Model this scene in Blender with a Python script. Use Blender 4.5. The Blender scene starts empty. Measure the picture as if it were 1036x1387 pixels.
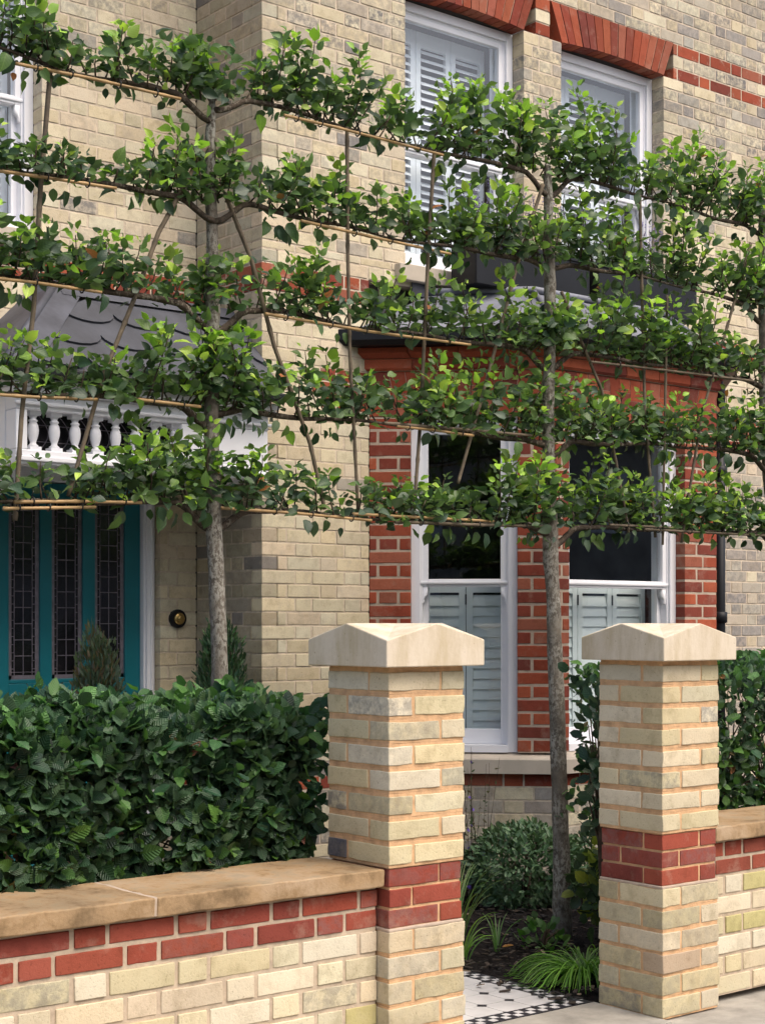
import bpy, math, random
import numpy as np
from mathutils import Vector, noise
random.seed(7); RNG = np.random.default_rng(11)
C = bpy.context.scene.collection
rnd, uni = random.random, random.uniform
PI = math.pi

# ------------------------------------------------------------------ camera model (used only to read heights off measured points)
F_, TH, HZ, CX, EYE = 2150.0, math.radians(39), 845.0, 518.0, 1.41
SN, CS = math.sin(TH), math.cos(TH)
def at(u, v, Y):
    m = (u-CX)/F_; D = Y/(CS-SN*m)
    return Vector(((SN+CS*m)*D, Y, EYE+(HZ-v)*D/F_))

# ------------------------------------------------------------------ object helpers
def link(o, parent=None):
    C.objects.link(o)
    if parent: o.parent = parent
    return o
def thing(name, label, cat, loc=(0,0,0), group=None, kind=None):
    o = bpy.data.objects.new(name, None); o.empty_display_size = .1
    o.location = loc; link(o); return tag(o, label, cat, group, kind)
def tag(o, label=None, cat=None, group=None, kind=None):
    if label: o['label'] = label
    if cat: o['category'] = cat
    if group: o['group'] = group
    if kind: o['kind'] = kind
    return o

class MB:
    """collects geometry for ONE mesh object"""
    def __init__(s): s.v=[]; s.f=[]; s.c=[]; s.m=[]; s.sm=[]; s.cur=(1,1,1,0); s.mat=0; s.flat=False; s.wn=False
    def vert(s, p, c=None):
        s.v.append(tuple(p)); s.c.append(c or s.cur); return len(s.v)-1
    def face(s, *i): s.f.append(tuple(i)); s.m.append(s.mat); s.sm.append(not s.flat)
    def poly(s, pts):
        s.face(*[s.vert(p) for p in pts])
    def box(s, a, b, fr=None):
        g = fr or (lambda x,y,z:(x,y,z))
        x0,y0,z0=a; x1,y1,z1=b
        P=[g(x,y,z) for z in (z0,z1) for x,y in ((x0,y0),(x1,y0),(x1,y1),(x0,y1))]
        s.flat=True
        if s.wn:      # unshared corners keep flat faces flat under weighted normals
            c_=[sum(p[k] for p in P)/8 for k in range(3)]
            for q in ((3,2,1,0),(4,5,6,7),(0,1,5,4),(1,2,6,5),(2,3,7,6),(3,0,4,7)):
                F=[Vector(P[k]) for k in q]; n=(F[1]-F[0]).cross(F[2]-F[0]); m_=sum(F,Vector())/4-Vector(c_)
                if n.dot(m_)<0: F=F[::-1]
                s.face(*[s.vert(p) for p in F])
        else:
            i=[s.vert(p) for p in P]
            for q in ((3,2,1,0),(4,5,6,7),(0,1,5,4),(1,2,6,5),(2,3,7,6),(3,0,4,7)): s.face(*[i[k] for k in q])
        s.flat=False
    def rbox(s, a, b, fr=None, r=.004, n=(3,1,1), jit=0., skip_back=False):
        """rounded, slightly uneven box"""
        g = fr or (lambda x,y,z:(x,y,z)); s.wn=True
        L=[]
        for k in range(3):
            r_=min(r,(b[k]-a[k])*.3)
            inner=[a[k]+r_+(b[k]-a[k]-2*r_)*t/n[k] for t in range(n[k]+1)]
            L.append([a[k]]+inner+[b[k]])
        N=[len(l) for l in L]; idx={}
        off=rnd()*50
        def node(i,j,k):
            if (i,j,k) in idx: return idx[(i,j,k)]
            p=[L[0][i],L[1][j],L[2][k]]
            q=[min(max(p[t],L[t][1]),L[t][-2]) for t in range(3)]
            d=[p[t]-q[t] for t in range(3)]; l=math.sqrt(sum(x*x for x in d))
            if l>1e-9:
                rr=max(abs(x) for x in d)
                p=[q[t]+d[t]/l*rr for t in range(3)]
            if jit:
                nv=noise.noise_vector(Vector((p[0]*38+off,p[1]*38,p[2]*38)))
                nw=noise.noise_vector(Vector((p[0]*9+off,p[1]*9,p[2]*14)))
                e=sum(1 for x in d if abs(x)>1e-9)
                w=jit*(1.0 if e>=2 else .45)
                p=[p[t]+nv[t]*w+nw[t]*w*1.2 for t in range(3)]
            idx[(i,j,k)]=s.vert(g(*p)); return idx[(i,j,k)]
        X,Y,Z=N
        for i in range(X-1):
            for k in range(Z-1):
                s.face(node(i,0,k),node(i+1,0,k),node(i+1,0,k+1),node(i,0,k+1))
                if not skip_back: s.face(node(i,Y-1,k),node(i,Y-1,k+1),node(i+1,Y-1,k+1),node(i+1,Y-1,k))
        for j in range(Y-1):
            for k in range(Z-1):
                s.face(node(0,j,k),node(0,j,k+1),node(0,j+1,k+1),node(0,j+1,k))
                s.face(node(X-1,j,k),node(X-1,j+1,k),node(X-1,j+1,k+1),node(X-1,j,k+1))
        for i in range(X-1):
            for j in range(Y-1):
                s.face(node(i,j,0),node(i,j+1,0),node(i+1,j+1,0),node(i+1,j,0))
                s.face(node(i,j,Z-1),node(i+1,j,Z-1),node(i+1,j+1,Z-1),node(i,j+1,Z-1))
    def tube(s, pts, rad, n=8, caps=True, wob=0.):
        pts=[Vector(p) for p in pts]
        if not hasattr(rad,'__len__'): rad=[rad]*len(pts)
        up=None; rings=[]
        for i,p in enumerate(pts):
            t=(pts[min(i+1,len(pts)-1)]-pts[max(i-1,0)]).normalized()
            if up is None:
                up=Vector((0,0,1)) if abs(t.z)<.9 else Vector((1,0,0))
            a=t.cross(up).normalized(); b=a.cross(t).normalized(); up=b
            ring=[]
            for k in range(n):
                an=2*PI*k/n; r=rad[i]*(1+(wob*noise.noise(Vector((k*1.7,p.x*7+i*.8,p.z*7))) if wob else 0))
                ring.append(s.vert(p+a*math.cos(an)*r+b*math.sin(an)*r))
            rings.append(ring)
        for r0,r1 in zip(rings,rings[1:]):
            for k in range(n): s.face(r0[k],r0[(k+1)%n],r1[(k+1)%n],r1[k])
        if caps:
            s.face(*rings[0][::-1]); s.face(*rings[-1])
    def lathe(s, c, prof, n=12):
        rings=[[s.vert((c[0]+r*math.cos(2*PI*k/n),c[1]+r*math.sin(2*PI*k/n),c[2]+z)) for k in range(n)] for r,z in prof]
        for r0,r1 in zip(rings,rings[1:]):
            for k in range(n): s.face(r0[k],r0[(k+1)%n],r1[(k+1)%n],r1[k])
        s.face(*rings[0][::-1]); s.face(*rings[-1])
    def prism(s, prof, d0, d1, fr):
        """prof: list of (a,z) closed outline, extruded from d0 to d1 in local frame (a,d,z)"""
        n=len(prof)
        A=[s.vert(fr(a,d0,z)) for a,z in prof]; B=[s.vert(fr(a,d1,z)) for a,z in prof]
        s.face(*A[::-1]); s.face(*B)
        for k in range(n): s.face(A[k],A[(k+1)%n],B[(k+1)%n],B[k])
    def build(s, name, mats, parent=None, smooth=False):
        me=bpy.data.meshes.new(name); me.from_pydata(s.v,[],s.f)
        if not isinstance(mats,(list,tuple)): mats=[mats]
        for m in mats: me.materials.append(m)
        me.polygons.foreach_set('material_index', s.m)
        a=me.color_attributes.new('Col','FLOAT_COLOR','POINT')
        a.data.foreach_set('color', np.array(s.c,dtype=np.float32).ravel())
        import bmesh
        bm=bmesh.new(); bm.from_mesh(me); bmesh.ops.recalc_face_normals(bm, faces=[f for f in bm.faces if not (s.wn and not s.sm[f.index])]); bm.to_mesh(me); bm.free()
        if smooth or s.wn: me.polygons.foreach_set('use_smooth',s.sm)
        me.update()
        o=bpy.data.objects.new(name, me); link(o,parent)
        if s.wn:
            w=o.modifiers.new('normals','WEIGHTED_NORMAL'); w.mode='FACE_AREA'; w.weight=80
        if parent: o.matrix_parent_inverse = parent_inv(parent)
        return o
def parent_inv(p):
    from mathutils import Matrix
    return Matrix.Translation(p.location).inverted() if p.parent is None else Matrix.Identity(4)
def frame(O, U, N):
    O=Vector(O);U=Vector(U).normalized();N=Vector(N).normalized()
    return lambda s_,d,z: (O.x+U.x*s_+N.x*d, O.y+U.y*s_+N.y*d, O.z+z)

# ------------------------------------------------------------------ materials
def mat(name):
    m=bpy.data.materials.new(name); m.use_nodes=True; nt=m.node_tree
    b=nt.nodes['Principled BSDF']; return m,nt,b
def N(nt,t,**k):
    n=nt.nodes.new(t)
    for a,v in k.items():
        if a in n.inputs.keys() if isinstance(a,str) and a in n.inputs.keys() else False: n.inputs[a].default_value=v
        elif hasattr(n,a): setattr(n,a,v)
    return n
def noise_n(nt, scale, detail=4, rough=.6, coord='Object', stretch=None):
    tc=nt.nodes.new('ShaderNodeTexCoord'); n=nt.nodes.new('ShaderNodeTexNoise')
    n.inputs['Scale'].default_value=scale; n.inputs['Detail'].default_value=detail; n.inputs['Roughness'].default_value=rough
    if stretch:
        mp=nt.nodes.new('ShaderNodeMapping'); mp.inputs['Scale'].default_value=stretch
        nt.links.new(tc.outputs[coord],mp.inputs[0]); nt.links.new(mp.outputs[0],n.inputs[0])
    else: nt.links.new(tc.outputs[coord],n.inputs[0])
    return n
def ramp(nt, src, stops):
    r=nt.nodes.new('ShaderNodeValToRGB'); e=r.color_ramp.elements
    while len(e)<len(stops): e.new(.5)
    for k,(p,c) in enumerate(stops):
        e[k].position=p; e[k].color=c if len(c)==4 else (*c,1)
    nt.links.new(src,r.inputs[0]); return r
def mixc(nt, mode, fac, a, b):
    m=nt.nodes.new('ShaderNodeMix'); m.data_type='RGBA'; m.blend_type=mode
    for s_,v in ((0,fac),(6,a),(7,b)):
        if hasattr(v,'links') or hasattr(v,'is_linked'): nt.links.new(v,m.inputs[s_])
        else: m.inputs[s_].default_value = v if not isinstance(v,tuple) or len(v)==4 else (*v,1)
    return m.outputs[2]
def bump(nt,b,h,strength,dist=.002):
    n=nt.nodes.new('ShaderNodeBump'); n.inputs['Strength'].default_value=strength; n.inputs['Distance'].default_value=dist
    nt.links.new(h,n.inputs['Height']); nt.links.new(n.outputs[0],b.inputs['Normal']); return n
def simple(name, col, rough=.6, var=.12, scale=6, bs=.2, spec=.5, metal=0, fine=90, bd=.001):
    m,nt,b=mat(name); b.inputs['Roughness'].default_value=rough; b.inputs['Metallic'].default_value=metal
    b.inputs['Specular IOR Level'].default_value=spec
    n=noise_n(nt,scale,6); lo=tuple(c*(1-var*1.6) for c in col); hi=tuple(min(1,c*(1+var)) for c in col)
    r=ramp(nt,n.outputs[0],[(.3,lo),(.7,hi)]); nt.links.new(r.outputs[0],b.inputs['Base Color'])
    if bs:
        f=noise_n(nt,fine,5); bump(nt,b,f.outputs[0],bs,bd)
    return m
def brick_mat(name, blotch=.35, grain=.9, smear=.5, smearc=(.45,.385,.30)):
    m,nt,b=mat(name); b.inputs['Roughness'].default_value=.92; b.inputs['Specular IOR Level'].default_value=.25
    at_=nt.nodes.new('ShaderNodeAttribute'); at_.attribute_name='Col'
    n1=noise_n(nt,14,7,.65); n2=noise_n(nt,120,4,.7); n3=noise_n(nt,26,5,.7); n4=noise_n(nt,4.5,4,.6)
    c=mixc(nt,'MULTIPLY',.9,at_.outputs['Color'],ramp(nt,n1.outputs[0],[(.3,(.74,.72,.68)),(.5,(1,1,1)),(.72,(1.0,1.02,1.04))]).outputs[0])
    c=mixc(nt,'MULTIPLY',grain,c,ramp(nt,n2.outputs[0],[(.28,(.55,.52,.48)),(.42,(1,1,1)),(.7,(1,1,1))]).outputs[0])
    # soot / weathering streaks that belong to the brick itself, amount stored per brick
    mm=nt.nodes.new('ShaderNodeMath'); mm.operation='MULTIPLY'
    s3=ramp(nt,n3.outputs[0],[(.40,(0,0,0)),(.58,(1,1,1))])
    nt.links.new(s3.outputs[0],mm.inputs[0]); nt.links.new(at_.outputs['Alpha'],mm.inputs[1])
    c=mixc(nt,'MIX',mm.outputs[0],c,(.16,.155,.155))
    s4=ramp(nt,n4.outputs[0],[(.45,(0,0,0)),(.75,(blotch,blotch,blotch))])
    c=mixc(nt,'MULTIPLY',s4.outputs[0],c,(.62,.60,.55))
    n5=noise_n(nt,9,6,.7); s5=ramp(nt,n5.outputs[0],[(.54,(0,0,0)),(.66,(smear,smear,smear))]); c=mixc(nt,'MIX',s5.outputs[0],c,smearc)
    nt.links.new(c,b.inputs['Base Color'])
    ad=nt.nodes.new('ShaderNodeMath'); ad.operation='ADD'; nt.links.new(n2.outputs[0],ad.inputs[0]); nt.links.new(n3.outputs[0],ad.inputs[1])
    bump(nt,b,ad.outputs[0],.55,.003)
    return m
M={}
M['brick']=brick_mat('weathered_brick'); M['brick_pier']=brick_mat('reclaimed_brick',.3,.85,.16,(.58,.50,.38)); M['brick_red']=brick_mat('red_brick',.3,.6,.16,(.50,.38,.30))
M['mortar_house']=simple('mortar_house',(.58,.49,.38),.95,.18,20,.6,.2,bd=.003)
M['mortar_red']=simple('mortar_red',(.46,.37,.29),.95,.12,20,.6,.2,bd=.003)
M['mortar_orange']=simple('mortar_orange',(.64,.405,.225),.95,.16,25,.7,.2,bd=.003)
M['mortar_wall']=simple('mortar_wall',(.52,.42,.31),.95,.16,25,.7,.2,bd=.003)
M['white']=simple('white_paint',(.79,.80,.84),.38,.03,3,.05)
M['shutter']=simple('shutter_paint',(.72,.76,.73),.5,.03,3,.03)
M['shutter_white']=simple('shutter_white',(.84,.85,.86),.5,.02,3,.03)
M['teal']=simple('teal_door_paint',(.010,.155,.19),.3,.10,2.5,.04)
M['lead']=simple('lead_sheet',(.075,.08,.10),.6,.28,5,.25,.5,.25,fine=30,bd=.003)
M['lead_pale']=simple('lead_weathered',(.19,.20,.235),.55,.25,5,.25,.4,.1,fine=30,bd=.003)
M['slate']=simple('slate',(.052,.056,.07),.65,.25,4,.3,.5,fine=50,bd=.002)
M['black']=simple('black_paint',(.008,.009,.012),.45,.2,4,.1,.25)
M['brass']=simple('brass',(.72,.50,.20),.25,.1,8,.05,.5,1)
M['room']=simple('room_plaster',(.10,.10,.10),.9,.1,3,0)
def capstone():
    m,nt,b=mat('cast_limestone'); b.inputs['Roughness'].default_value=.88; b.inputs['Specular IOR Level'].default_value=.25
    n=noise_n(nt,3.5,6,.6); n2=noise_n(nt,70,3,.6); n3=noise_n(nt,14,5,.7,stretch=(1,1,.25)); n4=noise_n(nt,260,2,.5)
    c=ramp(nt,n.outputs[0],[(.3,(.60,.52,.40)),(.7,(.69,.61,.49))]).outputs[0]
    c=mixc(nt,'MULTIPLY',1.0,c,ramp(nt,n2.outputs[0],[(.25,(.55,.50,.42)),(.335,(1,1,1))]).outputs[0])
    c=mixc(nt,'MULTIPLY',.8,c,ramp(nt,n3.outputs[0],[(.35,(.76,.72,.60)),(.6,(1,1,1))]).outputs[0])
    nt.links.new(c,b.inputs['Base Color']); bump(nt,b,n2.outputs[0],.3,.003); return m
M['cap']=capstone()
M['sill']=simple('sill_stone',(.50,.44,.36),.85,.10,5,.3,.3)
M['concrete']=simple('concrete_slab',(.33,.31,.27),.9,.22,7,.5,.3,fine=140,bd=.003)
M['tarmac']=simple('tarmac',(.05,.05,.052),.95,.2,10,.6)
M['grout']=simple('tile_grout',(.20,.19,.18),.9,.15,20,.3)
M['tile_white']=simple('tile_white',(.62,.61,.60),.45,.13,5,.1)
M['tile_black']=simple('tile_black',(.025,.024,.03),.45,.2,14,.05)
M['gravel']=simple('opposite_render',(.42,.38,.33),.9,.3,2,.3)
M['lead_came']=simple('lead_came',(.20,.18,.21),.5,.2,30,.2,.5,.3)
M['dark_glass']=simple('leaded_glass_dark',(.012,.011,.014),.12,.5,6,.25,.6,0,fine=14,bd=.004)
M['lichen_roof']=M['slate']
def sandstone():
    m,nt,b=mat('sandstone_coping'); b.inputs['Roughness'].default_value=.9; b.inputs['Specular IOR Level'].default_value=.2
    n=noise_n(nt,4,7,.65); n2=noise_n(nt,16,6,.7); n3=noise_n(nt,90,4,.7)
    c=ramp(nt,n.outputs[0],[(.3,(.19,.135,.08)),(.5,(.36,.245,.135)),(.7,(.44,.33,.22))]).outputs[0]
    c=mixc(nt,'MULTIPLY',.8,c,ramp(nt,n2.outputs[0],[(.3,(.62,.58,.5)),(.55,(1,1,1))]).outputs[0])
    # lichen/algae growing on the upward faces
    g=nt.nodes.new('ShaderNodeNewGeometry'); sp=nt.nodes.new('ShaderNodeSeparateXYZ'); nt.links.new(g.outputs['Normal'],sp.inputs[0])
    mm=nt.nodes.new('ShaderNodeMath'); mm.operation='MULTIPLY'
    r=ramp(nt,n2.outputs[0],[(.48,(0,0,0)),(.62,(.55,.55,.55))]); nt.links.new(r.outputs[0],mm.inputs[0]); nt.links.new(sp.outputs[2],mm.inputs[1]); mm.use_clamp=True
    c=mixc(nt,'MIX',mm.outputs[0],c,(.20,.17,.11))
    nt.links.new(c,b.inputs['Base Color'])
    bump(nt,b,n3.outputs[0],.6,.003); return m
M['sandstone']=sandstone()
def soil():
    m,nt,b=mat('bark_mulch'); b.inputs['Roughness'].default_value=1; b.inputs['Specular IOR Level'].default_value=.2
    n=noise_n(nt,60,8,.75); n2=noise_n(nt,9,4)
    r=ramp(nt,n.outputs[0],[(.35,(.006,.005,.005)),(.6,(.026,.02,.018)),(.78,(.08,.06,.05))])
    nt.links.new(r.outputs[0],b.inputs['Base Color']); bump(nt,b,n.outputs[0],1,.02); return m
M['soil']=soil()
def bark(name, base, pale, thr=.5):
    m,nt,b=mat(name); b.inputs['Roughness'].default_value=.9; b.inputs['Specular IOR Level'].default_value=.2
    n=noise_n(nt,22,7,.7,stretch=(1,1,.8)); n2=noise_n(nt,75,5,.7,stretch=(1,1,.6)); n3=noise_n(nt,7,3,.6,stretch=(1,1,.7))
    c=ramp(nt,n.outputs[0],[(.3,tuple(x*.4 for x in base)),(.5,base),(.7,tuple(x*1.5 for x in base))]).outputs[0]
    mm=nt.nodes.new('ShaderNodeMath'); mm.operation='MULTIPLY'
    r2=ramp(nt,n2.outputs[0],[(thr-.03,(0,0,0)),(thr+.05,(1,1,1))]); r3=ramp(nt,n3.outputs[0],[(.35,(0,0,0)),(.6,(1,1,1))])
    nt.links.new(r2.outputs[0],mm.inputs[0]); nt.links.new(r3.outputs[0],mm.inputs[1])
    c=mixc(nt,'MIX',mm.outputs[0],c,pale)
    nt.links.new(c,b.inputs['Base Color']); bump(nt,b,n2.outputs[0],.8,.006); return m
M['bark']=bark('pear_bark',(.115,.10,.08),(.30,.29,.25),.49)
M['limb']=bark('limb_bark',(.06,.046,.034),(.20,.18,.14),.56)
M['twig']=bark('twig_bark',(.055,.04,.028),(.16,.14,.10),.58)
M['cane_new']=simple('bamboo_tan',(.40,.255,.11),.45,.2,12,.2)
M['cane_old']=simple('bamboo_weathered',(.13,.10,.065),.8,.35,16,.4)
M['tie']=simple('plastic_tie',(.01,.01,.01),.4,.1,5,0)
def leaf_mat(name, rough=.42, trans=.28, veins=9, vstr=.35, spec=.5):
    m,nt,b=mat(name); nt.nodes.remove(b)
    out=nt.nodes['Material Output']
    b=nt.nodes.new('ShaderNodeBsdfPrincipled'); b.inputs['Roughness'].default_value=rough; b.inputs['Specular IOR Level'].default_value=spec
    a=nt.nodes.new('ShaderNodeAttribute'); a.attribute_name='Col'
    uv=nt.nodes.new('ShaderNodeUVMap'); sp=nt.nodes.new('ShaderNodeSeparateXYZ'); nt.links.new(uv.outputs[0],sp.inputs[0])
    ab=nt.nodes.new('ShaderNodeMath'); ab.operation='ABSOLUTE'; nt.links.new(sp.outputs[0],ab.inputs[0])
    t1=nt.nodes.new('ShaderNodeMath'); t1.operation='MULTIPLY_ADD'; t1.inputs[1].default_value=-.35; nt.links.new(ab.outputs[0],t1.inputs[0]); nt.links.new(sp.outputs[1],t1.inputs[2])
    t2=nt.nodes.new('ShaderNodeMath'); t2.operation='MULTIPLY'; t2.inputs[1].default_value=veins*2*PI; nt.links.new(t1.outputs[0],t2.inputs[0])
    t3=nt.nodes.new('ShaderNodeMath'); t3.operation='SINE'; nt.links.new(t2.outputs[0],t3.inputs[0])
    mid=ramp(nt,ab.outputs[0],[(0,(1,1,1)),(.09,(0,0,0))])
    vein=ramp(nt,t3.outputs[0],[(.8,(0,0,0)),(1,(.35,.35,.35))])
    sm=nt.nodes.new('ShaderNodeMath'); sm.operation='MAXIMUM'; nt.links.new(mid.outputs[0],sm.inputs[0]); nt.links.new(vein.outputs[0],sm.inputs[1])
    lt=mixc(nt,'MULTIPLY',1.0,a.outputs['Color'],(1.7,1.6,1.5)); 
    c=mixc(nt,'MIX',sm.outputs[0],a.outputs['Color'],lt)
    geo=nt.nodes.new('ShaderNodeNewGeometry')
    und=mixc(nt,'MIX',.35,a.outputs['Color'],(.16,.22,.11))
    c=mixc(nt,'MIX',geo.outputs['Backfacing'],c,und)
    nt.links.new(c,b.inputs['Base Color'])
    bn=nt.nodes.new('ShaderNodeBump'); bn.inputs['Strength'].default_value=vstr; bn.inputs['Distance'].default_value=.003; bn.invert=True
    nt.links.new(t3.outputs[0],bn.inputs['Height']); nt.links.new(bn.outputs[0],b.inputs['Normal'])
    tr=nt.nodes.new('ShaderNodeBsdfTranslucent'); tc=mixc(nt,'MULTIPLY',1.0,a.outputs['Color'],(1.5,1.7,.8)); nt.links.new(tc,tr.inputs[0])
    mx=nt.nodes.new('ShaderNodeMixShader'); mx.inputs[0].default_value=trans
    nt.links.new(b.outputs[0],mx.inputs[1]); nt.links.new(tr.outputs[0],mx.inputs[2]); nt.links.new(mx.outputs[0],out.inputs[0])
    return m
M['leaf']=leaf_mat('pear_leaf',.42,.34,6,.12,.45)
M['beech']=leaf_mat('beech_leaf',.42,.28,7,.4,.42)
M['glossy']=leaf_mat('glossy_leaf',.35,.15,5,.2,.4)
M['grassy']=leaf_mat('blade_leaf',.5,.35,0,.0)
def glass(name, tint=(.90,.95,.98), refl=1.0):
    m,nt,b=mat(name); nt.nodes.remove(b); out=nt.nodes['Material Output']
    g=nt.nodes.new('ShaderNodeBsdfGlossy'); g.inputs['Roughness'].default_value=.01; g.inputs[0].default_value=(.95,.97,1,1)
    t=nt.nodes.new('ShaderNodeBsdfTransparent'); t.inputs[0].default_value=(*tint,1)
    fr=nt.nodes.new('ShaderNodeFresnel'); gg=nt.nodes.new('ShaderNodeNewGeometry'); io=nt.nodes.new('ShaderNodeMapRange')
    io.inputs['To Min'].default_value=1.52; io.inputs['To Max'].default_value=1/1.52; nt.links.new(gg.outputs['Backfacing'],io.inputs['Value']); nt.links.new(io.outputs[0],fr.inputs[0])
    ml=nt.nodes.new('ShaderNodeMath'); ml.operation='MULTIPLY'; ml.inputs[1].default_value=1.9*refl; ml.use_clamp=True
    n=noise_n(nt,2.2,2,.5); bn=nt.nodes.new('ShaderNodeBump'); bn.inputs['Strength'].default_value=.05; bn.inputs['Distance'].default_value=.02
    nt.links.new(n.outputs[0],bn.inputs['Height']); nt.links.new(bn.outputs[0],g.inputs['Normal'])
    nt.links.new(fr.outputs[0],ml.inputs[0])
    mx=nt.nodes.new('ShaderNodeMixShader'); nt.links.new(ml.outputs[0],mx.inputs[0]); nt.links.new(t.outputs[0],mx.inputs[1]); nt.links.new(g.outputs[0],mx.inputs[2])
    nt.links.new(mx.outputs[0],out.inputs[0]); return m
M['glass']=glass('window_glass')

# ------------------------------------------------------------------ brickwork
def jc(c, j=.08, soot=0.):
    k=1+uni(-j,j); w=uni(-j,j)*.35
    return (c[0]*k*(1+w),c[1]*k,c[2]*k*(1-w),soot)
GAULT=[(.67,.59,.41),(.64,.555,.38),(.70,.63,.46),(.61,.525,.37),(.66,.565,.42),(.66,.60,.44)]
GREY=[(.40,.365,.30),(.46,.41,.33),(.34,.31,.275),(.50,.445,.35)]
BAYRED=[(.30,.068,.035),(.26,.056,.030),(.34,.085,.042),(.22,.050,.032),(.31,.10,.06),(.18,.045,.032)]
WALLRED=[(.28,.064,.040),(.25,.056,.038),(.31,.078,.048)]
PIER=[(.62,.54,.34),(.67,.60,.41),(.56,.49,.31),(.62,.54,.38),(.66,.59,.44),(.68,.61,.46),(.57,.51,.35),(.64,.545,.38)]
def pal_house(x,z):
    upper=min(1,max(0,(z-3.4)/1.2)); r=rnd()
    pg=.02+.22*upper*(.3+.9*min(1,max(0,(x-4.5)/3.2)))
    if x>7.9 and z<2.6: pg=.85  # shade low on the wall past the bay, painted as mostly grey bricks
    if z<.52: pg=.8
    if r<pg: return jc(random.choice(GREY),.12,uni(.1,.8))
    c=random.choice(GAULT); g=.94-.05*upper
    return jc(tuple(v*g for v in c),.09, uni(.3,1.)*(.18+.82*upper) if rnd()<.35+.50*upper else 0)
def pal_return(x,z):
    c=random.choice(GAULT*2+GREY); return jc(tuple(v*.70 for v in c),.10,uni(0,.4))  # shade of the side-facing wall painted in: whole palette darkened
def pal_red(x,z): return jc(random.choice(BAYRED),.12,0)
def pal_pier(x,z):
    c=random.choice(PIER)
    if rnd()<.03: c=(.58,.45,.32)
    return jc(c,.07, uni(.2,.9) if rnd()<.07 else 0)
def pal_foot(x,z):
    c=pal_pier(x,z); k=uni(.78,1.0); return (c[0]*k,c[1]*k*.99,c[2]*k*.97,max(c[3],uni(0,.30)))
def pal_lwall(x,z):
    c=random.choice(PIER)
    if rnd()<.08: c=(.62,.52,.38)
    if rnd()<.05: c=(.50,.45,.21)
    return jc(c,.07, uni(.2,.5) if rnd()<.05 else 0)
def pal_wred(x,z): return jc(random.choice(WALLRED),.16,uni(.1,.35) if rnd()<.3 else 0)

def clip(iv, cuts):
    for a,b in cuts:
        out=[]
        for s0,s1 in iv:
            if b<=s0 or a>=s1: out.append((s0,s1)); continue
            if a>s0: out.append((s0,a))
            if b<s1: out.append((b,s1))
        iv=out
    return iv
def brickwall(mb, fr, s0, s1, courses, pal, cuts=(), dep=.10, joint=.0095, n=(3,1,1), jit=.0011, r=.0022,
              mort=1, rec=.0032, shift=0., stre=.215, head=.1025, ends=None, proud=.0015):
    """courses: list of (z0,z1,palette or None); cuts: (a,b,z0,z1) openings. Flemish bond."""
    per=stre+head+2*joint; mb.wn=True
    for ci,(z0,z1,pl) in enumerate(courses):
        p=pl or pal
        ct=[(a,b) for a,b,c0,c1 in cuts if z0<c1-.02 and z1>c0+.02]
        e0,e1=0,0
        if ends: e0,e1=(ends[0] if ci%2 else 0),(ends[1] if (ci+1)%2 else 0)
        for a,b in clip([(s0+e0,s1-e1)],ct):
            if b-a<.015: continue
            # mortar strip
            mb.mat=mort; mb.cur=(1,1,1,0)
            mb.box((a+.004,-dep+.002,z0),(b-.004,-rec,z1),fr)
            mb.mat=0
            k=math.floor((a-shift)/per)-1; x=shift+k*per+(per/2 if ci%2 else 0)
            while x<b:
                for ln in (stre,head):
                    u0,u1=max(x,a),min(x+ln,b)
                    # avoid slivers at the ends
                    if u0-a<.045 and u0>a: u0=a
                    if b-u1<.045 and u1<b: u1=b
                    if u1-u0>.03 and (u1-u0<=ln+.06):
                        xm,_,_=fr((u0+u1)/2,0,0)
                        mb.cur=p(xm,(z0+z1)/2)
                        d=uni(-proud,proud)
                        mb.rbox((u0+uni(0,.002),-dep,z0+joint/2+uni(-.001,.001)),(u1-uni(0,.002),d,z1-joint/2+uni(-.001,.001)),flip(fr),r,n,jit)
                    x+=ln+joint
def flip(fr):   # rbox's front is its min-y face: local d is outward, so mirror
    return lambda a,d,z: fr(a,d,z)
def grid_courses(z0,z1,special={},base=-.025,pitch=.075):
    out=[]; n=0
    k=int(math.floor((z0-base)/pitch+1e-6))
    while base+k*pitch<z1-1e-6:
        a,b=base+k*pitch,base+(k+1)*pitch
        a,b=max(a,z0),min(b,z1)
        if b-a>.02: out.append((a,b,special.get(k)))
        k+=1
    return out

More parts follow.
